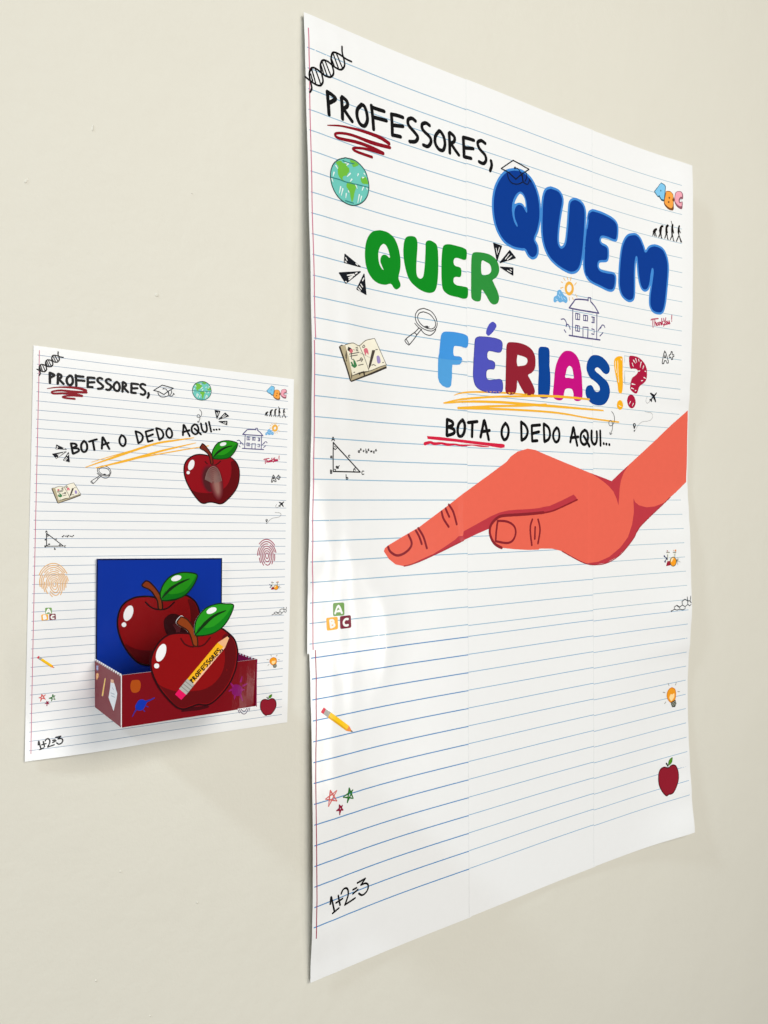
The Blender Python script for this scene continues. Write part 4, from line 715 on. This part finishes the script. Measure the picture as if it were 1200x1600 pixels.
def widths(w, n):
    if not isinstance(w, list): return [w] * n
    return list(np.interp(np.linspace(0, 1, n), np.linspace(0, 1, len(w)), w))


def art_tris(items, sx=1., sy=None, rot=0., src=(0, 0), dst=(0, 0), wmul=1.0):
    """motif -> list of (verts2d in mm, tris, colour) after a similarity"""
    sy = sy or sx; c, s = math.cos(rot), math.sin(rot)
    def X(q):
        x, y = (q[0] - src[0]) * sx, (q[1] - src[1]) * sy
        return (x * c - y * s + dst[0], x * s + y * c + dst[1])
    sc = math.sqrt(sx * sy); out = []
    for k, colr, w, loops in items:
        L = [[X(q) for q in parse(l)] for l in loops]
        if k in 'fp':
            L = [resample(crom(l, True) if k == 'f' else l, True, 5.0, .12) for l in L]
            v, f = fill_tris([l for l in L if len(l) > 2])
        elif k in ('s', 'l'):
            P = []
            for l in L:
                pts = resample(crom(l, False) if k == 's' else l, False, 5.0, .12)
                if len(pts) > 1:
                    P.append((pts, [q * sc * wmul * (1.25 if q < 1.6 else 1.1) for q in widths(w, len(pts))]))
            v, f = stroke_tris(P)
        else:
            P = []
            for l in L:
                pts = resample(crom(l, False, 8), False, .4 * max(sc, .5), .02); acc = 0; last = pts[0]
                for q in pts:
                    acc += math.hypot(q[0] - last[0], q[1] - last[1]); last = q
                    if acc > 1.35 * sc: acc = 0; P.append(([q, (q[0] + .05, q[1] + .05)], [w * sc * wmul] * 2))
            v, f = stroke_tris(P)
        out.append((v, f, colr))
    return out


def decal(name, parts, place, parent, base=.05, step=.018, label=None):
    """flat print laid on a paper surface; place(u, v, h) gives the point h mm above the paper"""
    V = []; F = []; I = []; mats = []; mi = {}
    for n, (v, f, colr) in enumerate(parts):
        if not f: continue
        if colr not in mi: mi[colr] = len(mats); mats.append(ink(colr))
        s = len(V); h = base + step * n
        V += [place(q[0], q[1], h) for q in v]
        for t in f:
            a, b_, c = (v[i] for i in t)
            cr = (b_[0] - a[0]) * (c[1] - a[1]) - (b_[1] - a[1]) * (c[0] - a[0])
            if abs(cr) < 1e-7: continue
            F.append(tuple(s + i for i in (t if cr > 0 else t[::-1]))); I.append(mi[colr])
    o = mesh_object(name, V, F, mats, parent, I)
    if label: o['label'] = label
    return o


# ---------------------------------------------------------------- the wall
n = 30
V = [(-2.2 + 5.0 * i / n, 0.0, -1.6 + 4.0 * j / n) for j in range(n + 1) for i in range(n + 1)]
F = [(j * (n + 1) + i, j * (n + 1) + i + 1, (j + 1) * (n + 1) + i + 1, (j + 1) * (n + 1) + i) for j in range(n) for i in range(n)]
V += [(x, y, z) for y in (0.0, .12) for x, z in ((-2.2, -1.6), (2.8, -1.6), (2.8, 2.4), (-2.2, 2.4))]
k = (n + 1) * (n + 1)
F += [(k + 4, k + 7, k + 6, k + 5), (k, k + 4, k + 5, k + 1), (k + 1, k + 5, k + 6, k + 2), (k + 2, k + 6, k + 7, k + 3), (k + 3, k + 7, k + 4, k)]
wall = mesh_object("wall", V, F, [wall_m])
wall['kind'] = 'structure'
WALL_LUMPS = [(-129.7, 584.1, 1.6, 1.6), (-177.2, 701.2, 0.8, 2.6), (-223.4, 651.1, 0.8, 2.2), (-100.0, 99.0, 0.9, 0.9), (-179.5, 63.4, 0.9, 0.9), (-138.6, 21.5, 1.1, 0.7), (-160.9, 140.4, 0.8, 0.8), (-100.5, 669.7, 0.7, 0.5)]
bm = bmesh.new()
for x, z, rx, rz in WALL_LUMPS:
    a = random.uniform(0, 3)
    mtx = Matrix.Translation((x * MM, 0, z * MM)) @ Matrix.Rotation(a * .3, 4, 'Y') @ Matrix.Diagonal((rx * MM, .0004, rz * MM, 1))
    bmesh.ops.create_icosphere(bm, subdivisions=2, radius=1.0, matrix=mtx)
me = bpy.data.meshes.new("paint_lump"); bm.to_mesh(me); bm.free(); me.materials.append(wall_m)
me.polygons.foreach_set("use_smooth", [True] * len(me.polygons))
link("paint_lump", me, wall)

# ---------------------------------------------------------------- the large poster
poster = empty("large_poster", (0, 0, 0), "large lined poster of nine joined sheets with bubble letters and an orange pointing hand", "poster")


def big_at(u, v, h, m=8.0): return (u * MM, -(big_bend(u, v) + big_step(u, v, m) + h) * MM, v * MM)


def sheet_mesh(name, u0, u1, v0, v1, depth, thick, parent, nu, nv, mat=PAPER):
    """one sheet of paper: front, back and its cut edges"""
    V = []
    for side in (0, 1):
        for j in range(nv + 1):
            for i in range(nu + 1):
                u = u0 + (u1 - u0) * i / nu; v = v0 + (v1 - v0) * j / nv
                V.append((u * MM, -(depth(u, v) - side * thick) * MM, v * MM))
    s = (nu + 1) * (nv + 1); w = nu + 1; F = []
    for j in range(nv):
        for i in range(nu):
            a = j * w + i
            F.append((a, a + 1, a + w + 1, a + w)); F.append((s + a, s + a + w, s + a + w + 1, s + a + 1))
    nf = len(F)
    rim = list(range(nu + 1)) + [j * w + nu for j in range(1, nv + 1)] + [nv * w + i for i in range(nu - 1, -1, -1)] + [j * w for j in range(nv - 1, 0, -1)]
    t = len(V); m = len(rim)
    V += [V[q] for q in rim] + [V[s + q] for q in rim]              # the cut edge has vertices of its own, so the faces shade flat to the rim
    for k in range(m):
        q = (k + 1) % m
        F.append((t + q, t + k, t + m + k, t + m + q))
    o = mesh_object(name, V, F, [mat, PAPER_CORE], parent, [0 if k < nf else 1 for k in range(len(F))])
    o.data.polygons.foreach_set("use_smooth", [k < nf for k in range(len(F))])
    return o


SHEET_DV = [(0, .6, .2), (.4, -.5, .5), (0, .5, -.6)]           # small misalignments of the prints, [row][column]
SHEET_DU = [0, -.3, 1.6]                                       # the lowest row sits a little to the right
LINE_TOP = 823.0 - 6.0
RIGHT_END = [(40, 551), (197, 551), (290, 548), (373, 543), (490, 537), (817, 534)]
line_v = [LINE_TOP - 18.12 * i for i in range(15)] + [549.6 - 18.0 * i for i in range(15)] + [285.6 - 18.15 * i for i in range(14)]
for j in range(3):
    for i in range(3):
        u0 = COL_EDGE[i] + (SHEET_DU[j] if i == 0 else 0); u1 = COL_EDGE[i + 1] + (3.0 if i < 2 else 0)
        v1 = ROW_EDGE[j]; v0 = ROW_EDGE[j + 1] - (3.0 if j < 2 else 0)
        if j == 2: v0 += (0, .9, 1.6)[i]
        if j == 0: v1 += (0, .3, -.3)[i]
        st = .22 * i + .28 * j
        sh = sheet_mesh("sheet", u0, u1, v0, v1, lambda u, v, st=st: big_bend(u, v) + st, .16, poster, 36, 50)
        # ruled lines and the margin line printed on this sheet
        parts = []
        c = '8ab0c8' if not (j == 2 and i == 0) else '4f8abd'
        if j == 2 and i: c = '7ea9c8'
        if i == 2 and j < 2: c = '9ab7c6'
        P = []
        for v in line_v:
            if not (ROW_EDGE[j + 1] < v <= ROW_EDGE[j]): continue
            vv = v + SHEET_DV[j][i]
            a = max(COL_EDGE[i] + .3, 2.2 + SHEET_DU[j] * .6 if i == 0 else 0); e = COL_EDGE[i + 1] if i < 2 else lookup(RIGHT_END, v)
            m = int((e - a) / 5) + 1
            P.append(([(a + (e - a) * k / m, vv) for k in range(m + 1)], [(.90, .78, .70)[i] if not (j == 2 and i == 0) else 1.05] * (m + 1)))
        V = []; F = []
        for pts, w in P:
            for (x0, y0), (x1, y1) in zip(pts, pts[1:]):
                s = len(V)
                V += [big_at(x0, y0 - w[0] / 2, .03, 3), big_at(x1, y1 - w[0] / 2, .03, 3), big_at(x1, y1 + w[0] / 2, .03, 3), big_at(x0, y0 + w[0] / 2, .03, 3)]
                F.append((s, s + 1, s + 2, s + 3))
        mesh_object("ruled_lines", V, F, [ink(c)], sh)
        if i == 0:
            mu = [(4.1, 3.3, 3.7), (2.2, 3.0, 5.6), (8.0, 5.2, 6.0)][j]
            top = 835 if j == 0 else ROW_EDGE[j] - .4; bot = 39 if j == 2 else ROW_EDGE[j + 1] + .2
            V = []; F = []; m = 60
            for k in range(m + 1):
                t = k / m; v = top + (bot - top) * t; u = lookup([(0, mu[0]), (.5, mu[1]), (1, mu[2])], t)
                V += [big_at(u - .5, v, .045, 3), big_at(u + .5, v, .045, 3)]
                if k: s = len(V) - 4; F.append((s, s + 2, s + 3, s + 1))
            mesh_object("margin_line", V, F, [ink('c46a84' if j < 2 else '9c2f4c')], sh)

NAMES = {'word_professores': ('printed_word', 'black handwritten word PROFESSORES'), 'word_bota': ('printed_word', 'black handwritten words BOTA O DEDO AQUI'),
         'letter_q_blue': ('printed_letter', 'dark blue letter Q'), 'letter_u_blue': ('printed_letter', 'dark blue letter U'), 'letter_e_blue': ('printed_letter', 'dark blue letter E'),
         'letter_m_blue': ('printed_letter', 'dark blue letter M'), 'letter_q_green': ('printed_letter', 'green letter Q'), 'letter_u_green': ('printed_letter', 'green letter U'),
         'letter_e_green': ('printed_letter', 'green letter E'), 'letter_r_green': ('printed_letter', 'green letter R'), 'letter_f_sky': ('printed_letter', 'sky blue letter F'),
         'letter_e_violet': ('printed_letter', 'violet letter E with an accent'), 'letter_r_red': ('printed_letter', 'dark red letter R'), 'letter_i_blue': ('printed_letter', 'blue letter I'),
         'letter_a_magenta': ('printed_letter', 'magenta letter A'), 'letter_s_blue': ('printed_letter', 'blue letter S'),
         'spark_strokes_west': ('spark_strokes', None), 'spark_strokes_east': ('spark_strokes', None), 'pointing_hand': ('printed_hand', 'orange pointing hand with one finger stretched out')}
BASE = {'graduation_cap': .32, 'curled_arrow': .22, 'spark_strokes_east': .12}
for name, items in ART.items():
    nm, lab = NAMES.get(name, (name, None))
    decal(nm, art_tris(items), big_at, poster, BASE.get(name, .06), label=lab)

# ---------------------------------------------------------------- the small poster
small = empty("small_poster", (SMALL_X * MM, 0, SMALL_Z * MM), "small lined poster on the left wall with a red apple and BOTA O DEDO AQUI", "poster", rot=(0, -SMALL_ROT, 0))


def small_at(u, v, h): return (u * MM, -(small_bend(u, v) + h) * MM, v * MM)


ssh = sheet_mesh("sheet", 0, SMALL_W, 0, SMALL_H, small_bend, .12, small, 42, 60)
V = []; F = []
for k in range(44):
    v = 290.4 - (290.4 - 7.4) * k / 43
    for i in range(40):
        a = 2.7 + (204.6 - 2.7) * i / 40; e = 2.7 + (204.6 - 2.7) * (i + 1) / 40; s = len(V)
        V += [small_at(a, v - .19, .03), small_at(e, v - .19, .03), small_at(e, v + .19, .03), small_at(a, v + .19, .03)]
        F.append((s, s + 1, s + 2, s + 3))
mesh_object("ruled_lines", V, F, [ink('7f95ad')], ssh)
V = []; F = []
for k in range(61):
    v = 294 - 289 * k / 60
    V += [small_at(3.75, v, .045), small_at(4.25, v, .045)]
    if k: s = len(V) - 4; F.append((s, s + 2, s + 3, s + 1))
mesh_object("margin_line", V, F, [ink('c46a84')], ssh)
for name, sx, sy, rot, src, dst in SMALL_PLACES:
    nm, lab = NAMES.get(name, (name, None))
    s = min(max(math.sqrt(sx * sy), .355), .385) if rot == 0 else sx
    decal(nm, art_tris(ART[name], s, s, rot, src, dst, 1.0 if name == 'word_bota' else 1.4), small_at, small, BASE.get(name, .06), .01, lab)
for name, items in SMALL_ART.items(): decal(name, art_tris(items), small_at, small, .12 if 'apple' in name else .06, .012)


def fingerprint(cx, cy, w, h, tilt, colr, n=15.0, clip=None):
    """concentric ridges inside a leaning oval"""
    P = []; c, s = math.cos(tilt), math.sin(tilt)
    for k in range(1, 13):
        r = k * h / n; pts = []
        for t in range(65):
            a = -math.pi / 2 + 2 * math.pi * t / 64
            x = r * .72 * math.cos(a) + .02 * r * math.sin(a * 3 + k * .3)
            y = r * (1.0 if math.sin(a) > 0 else 1.45) * math.sin(a) - h * .13
            inside_oval = (x / (w * .5)) ** 2 + (y / (h * .5)) ** 2 < 1 + .08 * math.sin(k * 5.1)
            X, Y = cx + x * c - y * s, cy + x * s + y * c
            gap = random.random() < .03
            if inside_oval and not gap and (clip is None or Y < clip): pts.append((X, Y))
            else:
                if len(pts) > 2: P.append((pts, [h * .4 / n] * len(pts)))
                pts = []
        if len(pts) > 2: P.append((pts, [h * .4 / n] * len(pts)))
    v, f = stroke_tris(P)
    return [(v, f, colr)]


decal("printed_fingerprint", fingerprint(17, 129.3, 19.5, 26, .18, 'dfa658', 17.5), small_at, small, .06, label="orange fingerprint")
decal("printed_fingerprint", fingerprint(187, 147.8, 18.0, 24.5, .12, '9c3450', 12.6), small_at, small, .06, label="pink fingerprint")
decal("printed_fingerprint", fingerprint(168.5, 24.5, 17.5, 24, .1, '5c4a68'), small_at, small, .06, label="violet fingerprint mostly hidden by the box")

# ---------------------------------------------------------------- the card box
BX, BZ, BW, BH, BD = -179.2, 269.3, 100.6, 35.6, 67.8
box = empty("card_box", (BX * MM, 0, BZ * MM), "dark red open card box with blue back panel on the small poster", "box", rot=(0, .0082, 0))
T = .5


def prism(name, loop, to3, h0, h1, front, parent, grid=6.0, edge=CARD_WHITE):
    """a piece of card cut to an outline (mm), from h0 to h1"""
    v, f = fill_tris([loop], grid); n = len(v)
    area2 = sum(a[0] * b_[1] - b_[0] * a[1] for a, b_ in zip(loop, loop[1:] + loop[:1]))
    if area2 < 0: loop = loop[::-1]
    V = [to3(q[0], q[1], h1) for q in v] + [to3(q[0], q[1], h0) for q in v]; F = []; I = []
    for t in f:
        a, b_, c = (v[i] for i in t)
        cr = (b_[0] - a[0]) * (c[1] - a[1]) - (b_[1] - a[1]) * (c[0] - a[0])
        if abs(cr) < 1e-8: continue
        if cr < 0: t = t[::-1]
        F.append(t); I.append(0); F.append(tuple(n + i for i in t[::-1])); I.append(1)
    s = len(V)
    for q in loop: V += [to3(q[0], q[1], h1), to3(q[0], q[1], h0)]
    m = len(loop)
    for i in range(m):
        a = s + 2 * i; b_ = s + 2 * ((i + 1) % m)
        F.append((a, a + 1, b_ + 1, b_)); I.append(1)
    return mesh_object(name, V, F, [front, edge], parent, I)


def face_back(a, b_, h): return (a * MM, -(1.6 + h + .9 * max(0, b_ / 110.) ** 2 * (1 - a / 130.)) * MM, b_ * MM)
def face_front(a, b_, h): return (a * MM, -(BD + h - .0034 * max(0, a - 72) ** 2 * max(.25, 1 - .02 * max(b_, 0))) * MM, b_ * MM)
def face_side(a, b_, h): return (-h * MM, -a * MM, b_ * MM)
def face_right(a, b_, h): return ((BW + h) * MM, -a * MM, b_ * MM)
def face_floor(a, b_, h): return (a * MM, -b_ * MM, (T * .5 + h) * MM)


BLUE = ink('002d95'); RED = ink('760310'); SIDE_RED = printed("side_card_print", lin('7a0e22'), .40, .12)
def rect(a0, a1, b0, b1, mx=5.0): return resample([(a0, b0), (a1, b0), (a1, b1), (a0, b1)], True, mx)


bpn = resample([(0.3, 1.2), (100.2, 1.2), (100.5, 55), (100.7, 108.0), (0.6, 110.9), (0.3, 55)], True, 5.0)
back = prism("back_panel", bpn, face_back, 0, T, BLUE, box)
ring = [(0.9, 1.8), (99.7, 1.8), (99.9, 55), (100.1, 107.4), (1.2, 110.2), (0.9, 55), (0.9, 1.8)]
decal("printed_border", [stroke_tris([(resample(ring, False, 5.0), [.9] * len(resample(ring, False, 5.0)))]) + ('050c22',)], face_back, back, T + .03)
decal("apple_picture", art_tris(BOX_ART['apple_picture']), face_back, back, T + .06)
front = prism("front_panel", rect(0.35, BW + .6, 0, BH), face_front, 0, T, RED, box)
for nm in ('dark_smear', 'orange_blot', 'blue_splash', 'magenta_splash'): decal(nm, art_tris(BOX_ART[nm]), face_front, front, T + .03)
sd = prism("side_panel", rect(1.2, BD, 0, BH), face_side, -T, 0, SIDE_RED, box)
for nm, lab in (('side_pencil', 'yellow_pencil'), ('side_cap', 'white_sketch'), ('side_blot', 'orange_blot')): decal(lab, art_tris(BOX_ART[nm]), face_side, sd, .03)
rd = prism("side_panel", rect(1.2, BD, 0, BH), face_right, -T, 0, SIDE_RED, box, edge=ink('8c1040'))
for parent, fn, rise, ins in ((sd, face_side, .45, 0), (rd, face_right, .3, -T)):      # torn perforation teeth along the top edges
    V = []; F = []
    m = 13
    for k in range(m):
        a = 2.5 + (BD - 5.0) * k / (m - 1); s = len(V)
        for h in (ins - (0.0 if ins == 0 else T * 0), ins - T if ins == 0 else ins + T):
            g = h + (.06 if h == 0 else -.06)
            V += [fn(a - 1.3, BH - 1.0, g), fn(a + 1.3, BH - 1.0, g), fn(a + 1.1, BH + rise, g), fn(a - 1.1, BH + rise, g)]
        F += [(s, s + 1, s + 2, s + 3), (s + 7, s + 6, s + 5, s + 4), (s, s + 4, s + 5, s + 1), (s + 1, s + 5, s + 6, s + 2), (s + 2, s + 6, s + 7, s + 3), (s + 3, s + 7, s + 4, s)]
    mesh_object("perforation_teeth", V, F, [CARD_WHITE], parent)['kind'] = 'stuff'
prism("bottom_panel", rect(T * 1.2, BW - T * 1.2, 1.2, BD - .1), face_floor, -T * .5, T * .5, RED, box)
# white cut edge of the folded corner and the front's top edge
mesh = prism("corner_edge", rect(-.2, .25, 1.5, BH), lambda a, b_, h: face_front(a + .0, b_, h), 0, T + .02, CARD_WHITE, box)


def grow(loop, d):
    P = np.array(loop); ar = sum(P[i - 1][0] * P[i][1] - P[i][0] * P[i - 1][1] for i in range(len(P)))
    t = np.roll(P, -1, 0) - np.roll(P, 1, 0); t /= np.maximum(np.linalg.norm(t, axis=1), 1e-9)[:, None]
    nrm = np.stack([t[:, 1], -t[:, 0]], 1) * (1 if ar > 0 else -1)
    return [tuple(q) for q in P + nrm * d]


def face_cut(a, b_, h): return (a * MM, face_front(a, b_, h + .6)[1] - .00016 * max(0, b_ - BH) * MM * 40, b_ * MM)
def face_leaf(a, b_, h):
    bend = .0016 * max(0, a - 58) ** 2 + .05 * max(0, b_ - 46)
    return (a * MM, face_cut(a, b_, h)[1] - bend * MM, b_ * MM)


RED_CUT = ink('880508')
outline = resample(grow(resample(crom(parse(CARD_APPLE), True), True, 4.0, .3), .12), True, 4.0)
cut = prism("apple_cutout", outline, face_cut, 0, T, RED_CUT, box)
decal("printed_apple", art_tris(BOX_ART['apple_front']), face_cut, cut, T + .03)
ps, pr, po, pt = PENCIL_WORD
decal("printed_word", art_tris(ART['word_professores'], ps, ps, pr, po, pt, 1.25), face_cut, cut, T + .45)
outline = resample(grow(resample(crom(parse(CARD_STEM), True), True, 4.0, .3), .5), True, 4.0)
prism("stem_cutout", outline, face_cut, -.25, T - .2, CARD_WHITE, box)
outline = resample(grow(resample(crom(parse(CARD_LEAF), True), True, 4.0, .3), .25), True, 4.0)
lf = prism("leaf_cutout", outline, face_leaf, 0, T, CARD_WHITE, box, 3.0)
decal("printed_leaf", art_tris(BOX_ART['apple_leaf']), face_leaf, lf, T + .03)
